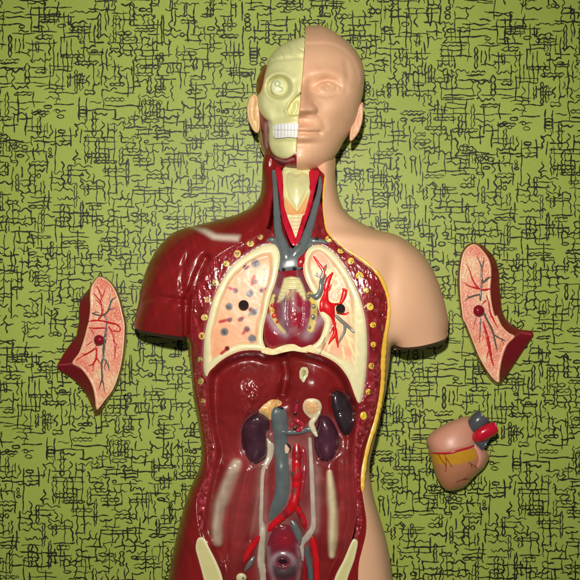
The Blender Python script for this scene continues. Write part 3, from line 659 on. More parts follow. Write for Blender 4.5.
# ------- neck
carL = [(275.5, 168), (281.5, 170), (284, 190), (284.3, 205), (288, 218), (293, 231), (296.5, 244), (292, 245), (286, 232), (281.5, 216), (279.5, 196)]
carR = [(309.5, 171), (318.8, 172.5), (315, 190), (310.5, 209), (305, 225), (298.5, 244), (294.5, 244), (298, 231), (303, 214), (307.5, 199), (309.5, 184)]
lary = [(282.5, 170), (295, 167), (312, 171), (312, 184), (309, 198), (305.5, 212), (300.5, 230), (296, 238), (291, 230), (285.5, 213), (283.6, 198)]
def H_lar(x, y):
    z = Hs(x, y)+3.4*gb(x, y, 297, 187, 9, 16)+2.0*gb(x, y, 296, 182, 4, 9)
    z = z-1.2*gl(x, y, [(286, 174), (290, 172), (296, 175), (303, 172), (309, 175), (310, 186), (305, 196), (297, 211), (288, 198), (285, 186), (286, 174)], 1.1)
    z = z+1.2*gl(x, y, [(284, 172), (284.5, 196), (288, 214)], 1.2)+1.2*gl(x, y, [(311, 173), (308, 197), (304, 214)], 1.2)+.5*np.sin(y*1.7)*sstep(214, 218, y)+1.5*gb(x, y, 296, 224, 4, 10)
    return z-1
def lar_paint(x, y, c):
    c = p_poly(x, y, c, [(283, 196), (290, 203), (297, 211), (304, 200), (308, 194), (307, 214), (296, 217), (286, 213)], lin((212, 140, 74)), 2.0, .85)
    c = p_line(x, y, c, [(285, 213), (296, 215.5), (305, 212)], .9, lin((196, 120, 60)), .8, .6)
    c = p_poly(x, y, c, [(287, 218), (304, 218), (298, 236), (294, 236)], lin((218, 190, 150)), 1.2, .8)
    c = p_line(x, y, c, [(291, 215.7), (301, 214.6)], .6, lin((230, 220, 180)), .5, .6)
    return c
patch('larynx', lary, H_lar, M_BONE, T, lin((204, 200, 142)), res=.75, skirt=14, paint=lar_paint)
for P in (carL, carR):
    F_ = Field(smooth(P, True, 1.5), .5, 150)
    patch('carotid_artery', P, lambda x, y, F_=F_: Hs(x, y)-.3+1.5*F_.n(x, y)**.6+.35*vnoise(x*.4, y*.2), M_ORG, T, lin((176, 14, 40)), res=.7, skirt=14, paint=lambda x, y, c: c*(1+.5*vnoise(x*.3, y*.12))[:, None])
org0 = [(268, 240), (276, 236.5), (283, 243), (293, 248), (302, 240.5), (314, 236.5), (327, 240.5), (316, 244.5), (307, 249), (303, 257), (302, 268), (294, 270.5), (280, 271), (279, 262), (280, 254), (277.5, 247.5)]
FO = Field(smooth(org0, True, 1.5), .5, 150)
patch('brachiocephalic_vein', org0, lambda x, y: Hs(x, y)-1.6+2.4*FO.n(x, y), M_ORG, T, GREY, res=.9, skirt=20)
tubes('jugular_vein', [[(273.6, 168, 2.2), (275, 185, 2.6), (276.5, 207, 3.3), (278.5, 232, 4.6), (284, 248, 5.8), (287, 262, 6.4), (286, 268, 4.4)]], M_ORG, T, GREY, lift=-.1, flat=.55, surf=lambda x, y: Hs(x, y)-1+.5*vnoise(x*.3, y*.25), put=True, jitter=.08)
tubes('jugular_vein', [[(321, 175, 2.0), (319.5, 190, 2.5), (315.5, 207, 3.2), (310, 226, 4.2), (304, 243, 5.2), (295, 254, 5.4), (289, 262, 3.6)], [(306, 240, 3.0), (314, 241, 3.4), (322, 241.5, 2.6), (330, 243.5, 1.6)]], M_ORG, T, GREY, lift=-.1, flat=.55, surf=lambda x, y: Hs(x, y)-1+.5*vnoise(x*.3, y*.25), put=True, jitter=.08)
tubes('subclavian_vein', [[(278, 240, 3), (271, 240, 3.0), (266, 241.5, 1.6)]], M_ORG, T, GREY, lift=-.1, flat=.5, surf=lambda x, y: Hs(x, y)-1+.5*vnoise(x*.3, y*.25), put=True, jitter=.08)
tubes('aortic_arch', [[(306.5, 252, 2.4), (303, 259, 4.8), (298.5, 265, 5.2), (294, 268.5, 2.6)]], M_ORG, T, lin((158, 16, 30)), lift=-.1, flat=.55, surf=lambda x, y: Hs(x, y)-1+.5*vnoise(x*.3, y*.25), put=True, jitter=.08)
for x, y, r in ((275.8, 239, 2.9), (300.9, 245.4, 2.9), (316.5, 239.4, 2.6), (283.5, 269.5, 2.0), (294.5, 268.7, 2.2)):
    disc('vessel_opening', x, y, r, M_HOLE, T, lin((58, 40, 46)), h=.9, ry=r*.85, paint=(lambda X, Y, r: lambda a, b, c: p_spot(a, b, c, X, Y, r*.6, DARK, .4, 1))(x, y, r), lift=.5, res=.5)

# ------- organs in the belly
def org(name, P, hgt, color, m=M_ORG, paint=None, res=.9, extra=None, base=None, parent=None, skirt=5, label=None, p=1.0):
    F_ = Field(smooth(P, True, 1.5), 1 if len(P) > 9 else .5, 150)
    snap = Top.H.copy()
    def f(x, y):
        H_ = Top.H; Top.H = snap; b = Top.get(x, y); Top.H = H_
        z = b-1.2+hgt*F_.n(x, y)**p
        return z+extra(x, y) if extra else z
    return patch(name, P, f, m, T, color, res=res, skirt=skirt, paint=paint, parent=parent, label=label)
kn = lambda x, y, c: c*(1+.5*vnoise(x*.2, y*.2))[:, None]
org('adrenal_gland', [(257, 411.5), (264, 404.5), (272.6, 399), (281, 400.5), (282.5, 405), (276, 407.5), (273.4, 414), (271.7, 422.7), (267.4, 418), (262, 414)], 3.2, lin((204, 168, 104)), M_BONE,
    paint=lambda x, y, c: mix(mix(c, lin((206, 130, 62)), .9*sstep(.05, .35, fbm(x*.5, y*.5))), lin((206, 190, 160)), .8*sstep(2.0, .2, segdist(x, y, [(257, 411.5), (267, 417), (272, 423), (275, 412), (282, 405), (281, 400)]))))
org('kidney', kidL, 10, lin((58, 28, 40)), extra=lambda x, y: 1.4*gb(x, y, 265, 422, 3, 4)+1.2*gb(x, y, 262, 452, 5, 5)-1.2*gb(x, y, 262, 436, 4, 2), paint=kn)
org('kidney', kidR, 10, lin((66, 30, 44)), paint=kn)
org('spleen', spleen, 7, lin((42, 32, 36)), extra=lambda x, y: -1.0*gl(x, y, [(336, 414), (343, 412), (351, 420)], 1.4), paint=kn)
org('adrenal_gland', [(305, 400), (312, 398), (319.5, 400.5), (322, 407), (319.5, 414), (313, 419), (309, 417.6), (304, 412.5), (302.4, 406)], 4.5, lin((210, 196, 160)), M_BONE,
    paint=lambda x, y, c: p_poly(x, y, c, [(306, 401.5), (312, 400.5), (317.5, 402.5), (319, 407), (316.5, 412.5), (311, 415.5), (306, 411.5), (304, 406)], lin((212, 162, 106)), .8, .9)*(1+.35*vnoise(x*.9, y*.9))[:, None])
org('esophagus_end', [(299, 372), (301, 367), (305, 366.5), (308.4, 369), (308.4, 375), (305.5, 380), (304.2, 386), (303.4, 394), (302.6, 394), (302.6, 386), (301.8, 382), (299, 377)], 2.6, lin((200, 192, 150)), M_BONE, res=.6, skirt=4,
    paint=lambda x, y, c: p_line(x, y, p_spot(x, y, c, 304, 373, 2.4, lin((150, 150, 84)), .8, .85, ry=3.6), [(303, 371), (305.5, 371), (304, 375), (303, 376.5)], .35, lin((70, 66, 40)), .3, .8))
ivc = [(272, 408.5), (279, 406.5), (286, 410), (287.5, 425), (287.5, 440), (289, 470), (289.5, 487), (287, 501), (280, 513), (271, 523), (267.5, 520), (271, 505), (274.5, 490), (274.6, 470), (274, 440), (271.5, 425)]
org('vena_cava', ivc, 3.4, lin((82, 90, 90)), paint=lambda x, y, c: c*(1+.25*vnoise(x*.2, y*.08))[:, None])
disc('vessel_opening', 279.5, 408.5, 4.6, M_HOLE, T, lin((30, 24, 26)), ry=1.7, h=.8, lift=-.2, res=.5)
tubes('renal_vein', [[(282, 432, 2.4), (291, 432.5, 2.8), (301, 431.5, 2.8), (308, 429.5, 3.0), (312.5, 431.5, 2.6), (316.5, 437, 1.6)]], M_ORG, T, lin((84, 88, 88)), flat=.55, lift=.0, put=True)
tubes('renal_pelvis', [[(320, 411, 1.6), (315.5, 418, 2.4), (311.5, 423.5, 3.2), (313.5, 430, 2.8), (317, 436, 2.0)]], M_ORG, T, lin((198, 190, 158)), flat=.6, lift=.25, put=True)
tubes('aorta', [[(296.5, 442, 3.6), (296.8, 455, 4.6), (296.6, 468, 4.8), (296.5, 480, 5.0), (295.6, 493, 4.4), (293, 505, 5.0), (285, 514, 4.2), (275, 523, 3.9), (266.5, 531.5, 3.4)], [(294, 502, 3.6), (299, 511, 3.6), (303.5, 521, 3.4), (307, 530, 3.0)]], M_ORG, T, lin((184, 12, 22)), flat=.55, lift=-.1, jitter=.10, put=True, paint=lambda x, y, c: mix(mix(c, lin((120, 16, 26)), .85*sstep(.0, .3, vnoise(x*.22, y*.2))), lin((70, 56, 58)), .7*sstep(.2, .38, vnoise(x*.35+5, y*.25+9))))
disc('peg_hole', 286, 448.4, 5.0, M_HOLE, T, lin((30, 18, 16)), ry=5.4, h=.4, lift=.3, res=.5, paint=lambda x, y, c: p_poly(x, y, c, [(283, 447), (286, 444), (289.5, 449), (288, 454), (283.5, 453)], lin((214, 176, 150)), .6, .9))  # flat disc too, the dark of the hole is put into its colour
disc('vessel_opening', 293.8, 474.4, 2.6, M_HOLE, T, lin((70, 60, 58)), ry=3.4, h=.8, lift=.6, res=.5)
tubes('celiac_trunk', [[(297.6, 400, 1.3), (296.4, 407, 1.9), (295.4, 414, 2.1)], [(294.5, 419, 2.6), (299, 422, 3.0), (303, 425, 2.4), (300, 430, 2.2), (294, 430, 2.4)], [(290, 427, 1.5), (293, 423, 1.9)]], M_WET, T, lin((156, 34, 52)), flat=.8, lift=.25, jitter=.3, put=True)
for x, y, r in ((297.4, 402, 1.6), (295.3, 413.6, 1.8), (295, 428.6, 1.9)): disc('vessel_opening', x, y, r, M_WET, T, lin((34, 18, 22)), h=.9, lift=.5, res=.4)
tubes('mesenteric_artery', [[(302, 446, 1.6), (304.5, 458, 2.0), (304, 474, 2.0), (302, 490, 1.6), (300, 500, 1.0)]], M_WET, T, lin((142, 40, 48)), flat=.6, lift=.1, jitter=.5)
MILKG = lin((178, 164, 144))
tubes('ureter', [[(268.5, 438, 2.9), (270.5, 447, 3.8), (269.5, 457, 3.2), (264.5, 468, 2.9), (262.8, 482, 2.7), (262, 505, 2.7), (261.6, 520, 2.9), (262.6, 533, 3.4), (261.5, 548, 3.6), (261, 562, 3.9), (263.2, 576, 3.9), (262, 600, 3.4)]], M_ORG, T, MILKG, flat=.40, lift=-.15, jitter=.09, put=True, paint=lambda x, y, c: c*(1+.3*vnoise(x*.4, y*.15))[:, None])
tubes('ureter', [[(309.7, 436, 1.8), (311, 458, 2.2), (312, 480, 2.5), (313, 508, 2.6), (313.2, 526, 3.0), (308, 536, 3.4), (302.6, 543, 3.1), (301.2, 554, 3.1), (304, 562, 2.3)]], M_ORG, T, lin((172, 156, 144)), flat=.40, lift=-.15, jitter=.09, put=True, paint=lambda x, y, c: c*(1+.3*vnoise(x*.4, y*.15))[:, None])
tubes('iliac_vein', [[(291, 520, 2.6), (295.5, 528, 4.2), (299, 537, 4.0), (300.5, 547, 2.6)]], M_ORG, T, lin((88, 94, 92)), flat=.7, lift=.1, put=True)
tubes('iliac_vein', [[(307, 545, 2.4), (307.5, 556, 3.2), (310.5, 570, 3.2), (312, 590, 2.6)]], M_ORG, T, lin((78, 86, 84)), flat=.6, lift=.0)
tubes('iliac_vein', [[(254.5, 556, 2.4), (249.5, 564, 3.2), (244, 571, 2.4)]], M_ORG, T, lin((92, 88, 84)), flat=.6, lift=.0)
tubes('iliac_artery', [[(259.6, 536, 2.6), (254, 544, 3.2), (248, 553, 3.2), (243.5, 562, 2.2)]], M_ORG, T, lin((182, 10, 20)), flat=.5, lift=.1)
tubes('iliac_artery', [[(312, 537, 2.6), (314, 546, 3.3), (316.2, 560, 3.2), (317, 580, 3.0), (316, 600, 2.4)]], M_ORG, T, lin((188, 10, 20)), flat=.5, lift=.1)
tubes('iliac_artery', [[(304.6, 556, 1.2), (305.4, 566, 1.6), (304, 578, 1.4), (303, 590, 1)]], M_ORG, T, lin((140, 16, 26)), flat=.5, lift=.3)
rect = [(283, 524), (290, 526), (296, 534), (300, 548), (302, 564), (300, 582), (294, 600), (272, 600), (266, 584), (265, 564), (267, 546), (272, 532), (277, 526)]
def rec_paint(x, y, c):
    c = mix(c, lin((140, 18, 34)), .8*gb(x, y, 284, 540, 7, 7))
    d = np.sqrt(((x-283)/1.0)**2+((y-563)/.82)**2); c = mix(c, lin((156, 136, 144)), .75*np.exp(-((d-11)/3.2)**2))
    c = p_poly(x, y, c, [(272, 565), (283, 571), (296, 564), (295, 576), (284, 580), (274, 576)], lin((48, 38, 42)), 2, .85)
    c = mix(c, lin((146, 126, 124)), .5*gl(x, y, [(268, 548), (270, 570), (278, 590)], 1.6)+.5*gl(x, y, [(298, 546), (301, 566), (296, 590)], 1.6))
    return c
rc = org('rectum', rect, 7, lin((104, 30, 42)), M_WET, extra=lambda x, y: 1.5*np.exp(-((np.sqrt((x-283)**2+((y-561)/.75)**2)-8.5)/2.4)**2)-2.0*gb(x, y, 283, 561, 4, 3)+.3*fbm(x*.3, y*.3), paint=rec_paint)
disc('opening', 283, 561, 5.2, M_WET, T, lin((34, 14, 20)), ry=3.0, h=.5, parent=rc, lift=-.2, res=.45)
disc('bone_knuckle', 241, 577.5, 5.8, M_BONE, T, lin((196, 186, 140)), ry=4.8, h=3.4, lift=.5, res=.6, paint=lambda x, y, c: p_spot(x, y, c, 243.2, 578.4, 1.3, DARK, .5, .8))
# hip bone, cut
iL = [(196, 540.5), (199.5, 537), (204.6, 538.6), (210, 549), (217.5, 564), (223, 580), (228, 612), (230, 650), (212, 650), (209, 610), (204, 582), (198, 559), (195, 548)]
iR = [(352, 540.6), (355.5, 539.2), (358, 543), (354.5, 560), (348, 578), (343, 600), (340, 650), (326, 650), (329, 610), (334, 580), (343.5, 560)]
for P in (iL, iR):
    patch('hip_bone', P, lambda x, y: Hs(x, y)+.9, M_BONE, T, lin((196, 188, 128)), res=1.0, skirt=8, rim_round=1.2,
          paint=(lambda P: lambda x, y, c: mix(c, lin((214, 206, 160)), sstep(3.6, .8, segdist(x, y, P, True))))(P))
# ------------------------------------------------------------------ head (part of the torso)
sil = [(305, 26.5), (312.8, 25), (324, 26), (337.6, 33.5), (351.4, 45), (361, 59), (364.6, 73), (364, 89.5), (361, 103), (357.5, 118), (352, 130), (344.5, 141), (339, 151), (331, 161), (319, 169), (305, 173), (296, 173), (286, 170.5), (275, 165), (267, 158), (262, 148), (259, 136), (257, 118), (255, 100), (256, 86), (258.5, 76), (264, 66), (267, 58), (274, 48), (284, 38), (294, 30)]
FHd = Field(smooth(sil, True, 2), 1.0, 300)
cx_ = lambda y: 305-(y-27)*0.062
def H_head(x, y):
    s = FHd.s(x, y); z = 50+0.45*62*(1-np.exp(-s/31.0))/.85+0.62*s; c = cx_(y)
    z = z-4*gb(x, y, 312, 30, 60, 12)
    # right-hand side and left-hand side fall away below the cheekbones
    z = z-5*gb(x, y, 343, 132, 12, 20)-4*gb(x, y, 268, 138, 9, 20)
    z = z+9*gb(x, y, c, 164, 17, 9)+3.0*gb(x, y, c, 133, 15, 12)
    return z
def H_face(x, y):
    z = H_head(x, y); c = cx_(y)
    t = np.clip((y-84)/27, 0, 1.0)
    nose = (2+15*t**1.15)*np.exp(-((x-c-1.5)/(4.4+3.4*t))**2/2)*sstep(72, 90, y)*sstep(119.5, 108.5, y)
    z = z+nose+5.0*gb(x, y, 313.2, 108.5, 4.0, 3.8)-1.6*gl(x, y, [(314, 104), (318, 108.5), (317.5, 113.5)], 1.2)-2.2*gb(x, y, 309, 114.5, 3.0, 1.5)
    z = z+1.8*gl(x, y, [(306, 77), (316, 73), (328, 71.5), (340, 76), (346, 84)], 4.4)
    z = z-7.5*gb(x, y, 325, 84.5, 11, 7)-4.6*gb(x, y, 310.5, 88, 3.6, 6.5)
    eye = np.clip(1-((x-326.5)/9.8)**2-((y-87.4)/5.6)**2, 0, 1); z = z+3.6*np.sqrt(eye)
    z = z+.7*gl(x, y, [(314.5, 89.5), (319, 84.3), (327, 81.6), (334, 83.4), (338.8, 88.2)], 1.2)-.8*gl(x, y, [(313.5, 86.5), (319, 81.5), (327, 78.6), (335, 80.6), (340, 86)], 1.5)
    z = z+.5*gl(x, y, [(315, 90.5), (321, 92.8), (328, 93.4), (335, 91.4), (338.6, 88.6)], .9)-.8*gl(x, y, [(318, 95), (327, 97), (337, 94)], 1.3)
    r = np.hypot(x-327.6, y-87.2); z = z-.8*np.exp(-((r-2.7)/.55)**2)-.9*np.exp(-(r/.7)**2)
    z = z+4.0*gb(x, y, 336, 108, 10, 9)-1.6*gl(x, y, [(319, 112), (323, 120), (325, 127)], 2.4)
    mouth = gl(x, y, [(294, 133.3), (303, 132.2), (308, 133), (314, 132.4), (319.5, 132.8)], 1.15)
    z = z-2.4*mouth+4.4*gb(x, y, 303, 128.8, 9.5, 2.8)+5.0*gb(x, y, 303, 137.6, 8.5, 3.0)-1.6*gb(x, y, 320.5, 132.8, 2, 2.2)
    z = z-2.0*gb(x, y, 302, 143.6, 10, 2.2)-.9*gl(x, y, [(301, 118), (300.5, 125)], 1.3)+2.2*gb(x, y, 301, 157, 9, 7)
    cap = [(300, 43.5), (306.5, 43), (323, 42.5), (334, 44), (344, 49), (353, 58), (358, 70), (359.5, 82), (380, 90), (385, 10), (300, 10)]
    z = z+1.4*sstep(-2.2, 2.2, sdist(x, y, cap))-1.2*gl(x, y, [(346, 62), (348, 76), (346, 90)], 2.5)
    return z+.12*fbm(x*.3, y*.3)
facep = [(305.4, 26.8), (312.8, 25.3), (324, 26.4), (337.6, 34), (351.4, 45), (361, 59), (364.3, 73), (363.6, 89.5), (361, 103), (357.5, 118), (352, 130), (344.5, 140.5), (339, 150.5), (331, 160.5), (319, 168), (306, 171.5), (297, 171), (296.6, 160), (297.2, 139), (298.3, 125), (299.6, 109), (301.2, 92), (303.2, 70), (304.7, 48)]
bk = lambda x, y: np.maximum(1.0, 52*np.exp(-FHd.s(x, y)/11.0))
HP = T
face = solid('face_skin', facep, H_face, bk, M_SKIN, HP, SKIN, res=.95, step=1.0, sharp=(0, 16), paint=lambda x, y, c: mix(c, lin((190, 132, 94)), .35*sstep(.05, .5, fbm(x*.04+2, y*.04))))
# crown, brain and skull of the open half
shellp = [(303, 46), (292, 46), (278, 54), (268, 67), (259, 80), (257, 95), (256.5, 112), (257.5, 130), (260, 146), (266, 158), (276, 166), (290, 171), (300, 171), (302, 110)]
solid('head_back', shellp, lambda x, y: H_head(x, y)-13, bk, M_SKIN, HP, lin((190, 150, 104)), res=1.6)
skullp = [(304.5, 37), (304.3, 48), (302.9, 70), (300.9, 92), (299.3, 109), (298, 125), (296.8, 139), (296.2, 153), (291.7, 156), (285.5, 158.5), (277, 157), (271, 150), (268.6, 140), (269, 131), (270.4, 122.5), (265, 118), (259.8, 111), (257, 101), (258.6, 93), (262, 86), (264, 76), (266.4, 67), (267.5, 61.5), (274, 51.5), (282.5, 44.5), (293.5, 39.5)]
PSK = smooth(skullp, True, 1.5)
nasal = [(302, 92), (296, 96), (290, 103), (286.6, 110), (288.5, 115.5), (294, 116), (299.5, 115), (301, 104)]
def H_skull(x, y):
    z = H_head(x, y)-3.4; d = segdist(x, y, PSK, True)
    top = sstep(61, 55, y-.12*(285-x)); g = np.abs(np.sin((x*.75-y*.55)*.33+3.2*vnoise(x*.09+4, y*.09+2)))
    z = z+top*(1.4-2.6*np.exp(-(g/.26)**2)+.5*vnoise(x*.25, y*.25))-1.2*gl(x, y, [(267, 62), (280, 59), (303, 57)], 1.4)
    r = np.hypot((x-278.6)/12.6, (y-87.0)/12.2)
    z = z-8.0*sstep(1.16, .62, r)+.7*np.exp(-((r-1.18)/.16)**2)+1.8*gl(x, y, [(266, 80), (274, 74), (284, 73), (293, 78)], 2.6)
    z = z-5.5*sstep(-.8, 2.0, sdist(x, y, nasal))+1.0*np.exp(-((sdist(x, y, nasal)+1.2)/1.2)**2)+3.0*gl(x, y, [(296.5, 104), (296, 110), (293, 113)], 1.8)
    z = z+2.8*gl(x, y, [(261, 100), (263, 108), (269, 115)], 4)+3*gb(x, y, 299, 88, 3, 6)
    z = z-3.0*gb(x, y, 281, 115, 8, 4)+2.0*gb(x, y, 292, 122, 7, 3)-1.5*gb(x, y, 284, 142, 10, 2)+1.5*gb(x, y, 288, 151, 9, 4)
    return z+.35*fbm(x*.12, y*.12)-1.4*np.exp(-(d/1.2)**2)
def sk_paint(x, y, c):
    n = fbm(x*.08, y*.08); c = c*(1+.10*n)[:, None]
    c = mix(c, lin((176, 170, 90)), .35*np.exp(-(sdist(x, y, nasal)/2.0)**2))
    r = np.hypot((x-278.6)/12.6, (y-87.0)/12.2); return mix(c, lin((170, 168, 100)), .45*np.exp(-((r-.85)/.14)**2))  # shade inside the eye socket, painted as a darker ring
skull = patch('skull', skullp, H_skull, M_BONE, HP, SKULL, res=.75, skirt=9, paint=sk_paint, step=1.0, sharp=(0, 7))
def eye_paint(x, y, c):
    r1 = np.hypot(x-277.4, y-83.6); c = mix(c, lin((90, 108, 84)), .75*np.exp(-((r1-2.6)/.5)**2))
    r2 = np.hypot(x-280.3, y-89.4); c = mix(c, lin((96, 112, 84)), .75*np.exp(-((r2-2.2)/.5)**2))
    return p_line(x, y, c, [(278.6, 85.5), (280.6, 88)], .35, lin((96, 112, 84)), .4, .7)
disc('eyeball', 278.6, 87.2, 8.6, M_BONE, HP, lin((206, 208, 160)), h=6.5, dome=.75, skirt=5, ry=9.2, paint=eye_paint, res=.5, lift=.2, parent=skull)
def H_teeth(x, y):
    z = H_head(x, y)-1.0+.9*np.abs(np.sin((x-274)*math.pi/3.3))**.35-1.8*gl(x, y, [(273, 131), (298, 131.4)], .6)
    return z
patch('teeth', [(273.6, 125.2), (280, 124), (289, 123.4), (298, 123.4), (297.7, 131), (297.1, 137.4), (289, 137.2), (281, 138), (274.4, 137.8), (272.8, 131.5)], H_teeth, mat('tooth_enamel', .3, .4, .1, .03, 600, .02, 200), HP, lin((222, 222, 218)), res=.45, skirt=5, step=.8, parent=skull,
      paint=lambda x, y, c: mix(c, lin((150, 140, 128)), .45*np.exp(-((((x-274)/3.3+.5) % 1-.5)*3.3/.35)**2)))
def jm_paint(x, y, c):
    n = fbm(x*.15, y*.3); c = mix(c, DRED, .8*sstep(0, .5, n))
    c = mix(c, lin((186, 168, 160)), .85*gl(x, y, [(269.6, 122), (270.6, 130), (270.2, 139)], 1.5)*1.0)
    c = mix(c, lin((176, 140, 140)), .7*gl(x, y, [(265.5, 124), (266, 136), (266.5, 147)], 1.0))
    c = mix(c, lin((80, 40, 46)), .7*gl(x, y, [(270, 155), (280, 164), (290, 167)], 2.0))
    return mix(c, lin((160, 130, 120)), .5*gl(x, y, [(275, 158.6), (286, 161.5), (293, 159)], .8))
jm = [(258.8, 110.5), (264, 116), (270.6, 120.5), (272, 130), (271, 140), (273, 150), (279, 155.6), (286, 157.5), (292, 155), (297.2, 151.5), (297.4, 162), (297, 170.5), (288, 169.3), (277, 165.5), (268.5, 158), (264, 147), (261.8, 135), (260.4, 122)]
patch('jaw_muscle', jm, lambda x, y: H_head(x, y)-5.2+1.3*fbm(x*.35, y*.2)+1.2*gl(x, y, [(269, 122), (270, 138)], 2)+1.6*gl(x, y, [(270, 156), (282, 164), (294, 166)], 3), M_WET, HP, lin((118, 20, 32)), res=.8, skirt=10, paint=jm_paint)
patch('temple_muscle', [(266.6, 65), (262.5, 67.5), (258.4, 76), (256.2, 84), (256.4, 92), (259.5, 93), (262.4, 86), (264.3, 76)], lambda x, y: H_head(x, y)-1.6, M_MUS, HP, lin((126, 44, 22)), res=.9, skirt=8)
def ear(P, crn, zb, col, mirror):
    PE = smooth(P, True, 1)
    def f(x, y):
        d = sdist(x, y, PE); z = zb+2.2*np.sqrt(np.clip(1-(1-np.clip(d/2.2, 0, 1))**2, 0, 1))-2.2*sstep(1.8, 3.4, d)+1.2*fbm(x*.25, y*.12)
        return z+1.6*gl(x, y, crn, .9)
    solid('ear', P, f, lambda x, y: f(x, y)-7, M_SKIN, HP, col, res=.7, step=.9)
ear([(255, 93.5), (250, 97), (246.8, 106), (247.4, 117), (250.6, 126), (254, 131.5), (257.5, 133), (260, 128), (260, 112), (258.5, 99)], [(256.5, 103), (255.6, 110), (255.8, 119)], 64, lin((204, 168, 118)), False)
ear([(362.4, 102), (363.6, 108), (362.6, 120), (359.4, 131), (354, 139), (350, 141), (349.6, 134), (352, 122), (356, 110)], [(359.6, 110), (357.4, 119), (357, 127), (354.6, 134)], 62, SKIN, True)

# ------------------------------------------------------------------ removable lung pieces
def lung_piece(tint, label, outline, facepoly, knob, arteries, veins, cx, cy, pinkline, tilt):
    t = Thing('lung_piece', label, 'anatomy model part', cx, cy)
    PO = smooth(outline, True, 1.2); PF = smooth(facepoly, True, 1.2)
    zf = lambda x, y: 20+tilt*(x-cx)+.03*(y-cy)
    def f(x, y):
        dF = -sdist(x, y, PF); dO = np.maximum(sdist(x, y, PO), 0); inn = dF <= 0
        tt = np.clip(dO/(dO+np.maximum(dF, 0)+1e-6), 0, 1)
        z = np.where(inn, zf(x, y)-.6, 5.5+(zf(x, y)-5.5)*(0.25*np.sqrt(tt)+.75*tt)); return z+.2*fbm(x*.1, y*.1)
    body = solid('shell', outline, f, lambda x, y: np.maximum(.3, 5.2*np.exp(-np.maximum(sdist(x, y, PO), 0)/2.0)), M_MUS, t, tint, res=1.0, step=1.1, put=True,
                 paint=lambda x, y, c: p_line(x, y, c, pinkline, .5, lin((190, 96, 90)), .6, .5))
    def g(x, y):
        d = sdist(x, y, PF); st = fbm(x*.9, y*.9, 2)
        return zf(x, y)+.9*sstep(0, .9, d)-.5*sstep(1.3, 2.4, d)+.38*st*sstep(1.5, 2.6, d)
    def fp(x, y, c):
        d = sdist(x, y, PF); n = fbm(x*.06+1, y*.06)
        c = mix(c, lin((224, 184, 138)), sstep(-.05, .45, n)); c = mix(c, lin((212, 100, 76)), .7*sstep(.0, .45, -n))
        st = vnoise(x*1.25, y*1.25); c = mix(c, lin((232, 218, 188)), .6*sstep(.15, .36, st)); c = mix(c, lin((196, 110, 90)), .4*sstep(.14, .32, -st))
        c = mix(c, lin((214, 160, 140)), .5*gb(x, y, knob[0], knob[1], 11, 14))
        return mix(c, lin((218, 186, 140)), .85*sstep(1.5, .7, d))
    fc = patch('lung_face', facepoly, g, M_LUNG, t, lin((226, 146, 114)), res=.55, skirt=3, paint=fp, step=.9, put=False)
    sf = lambda x, y: zf(x, y)+.35
    tubes('artery', arteries, M_ORG, t, lin((186, 22, 34)), parent=fc, surf=sf, lift=.15, flat=.6, sides=8, sink=.2, jitter=.2)
    tubes('vein', veins, M_ORG, t, lin((88, 82, 72)), parent=fc, surf=sf, lift=.15, flat=.6, sides=8, sink=.2, jitter=.2)
    # knob: a ball on a short neck
    kx, ky, kr = knob; V = []; F = []; z0 = float(zf(np.array(kx), np.array(ky))); prof = [(kr*.75, 0), (kr*.7, 1.2)]+[(kr*math.cos(a), 1.2+kr*.9+kr*.9*math.sin(a)) for a in np.linspace(-.75, 1.5, 12)]
    for r, h in prof:
        for q_ in range(24):
            a = q_/24*6.28318; V.append(W(np.array(kx+r*math.cos(a)), np.array(ky+r*math.sin(a)), np.array(z0+h)))
    for i in range(len(prof)-1):
        for q_ in range(24): a = i*24+q_; b = i*24+(q_+1) % 24; F.append([a, a+24, b+24, b])
    F.append([(len(prof)-1)*24+q_ for q_ in range(24)][::-1]); F.append(list(range(24)))
    link('peg', np.array(V), F, M_MUS, t, None, np.tile(lin((128, 20, 34)), (len(V), 1)))
    return t
b2 = lambda P: Z(50, 265, 6.82, P); b3 = lambda P: Z(50, 335, 6.82, P); b4 = lambda P: Z(445, 240, 5.8, P); b5 = lambda P: Z(445, 310, 5.8, P)
r2 = lambda P: [(50+a/6.82, 265+b/6.82, r) for a, b, r in P]; r3 = lambda P: [(50+a/6.82, 335+b/6.82, r) for a, b, r in P]
r4 = lambda P: [(445+a/5.8, 240+b/5.8, r) for a, b, r in P]; r5 = lambda P: [(445+a/5.8, 310+b/5.8, r) for a, b, r in P]
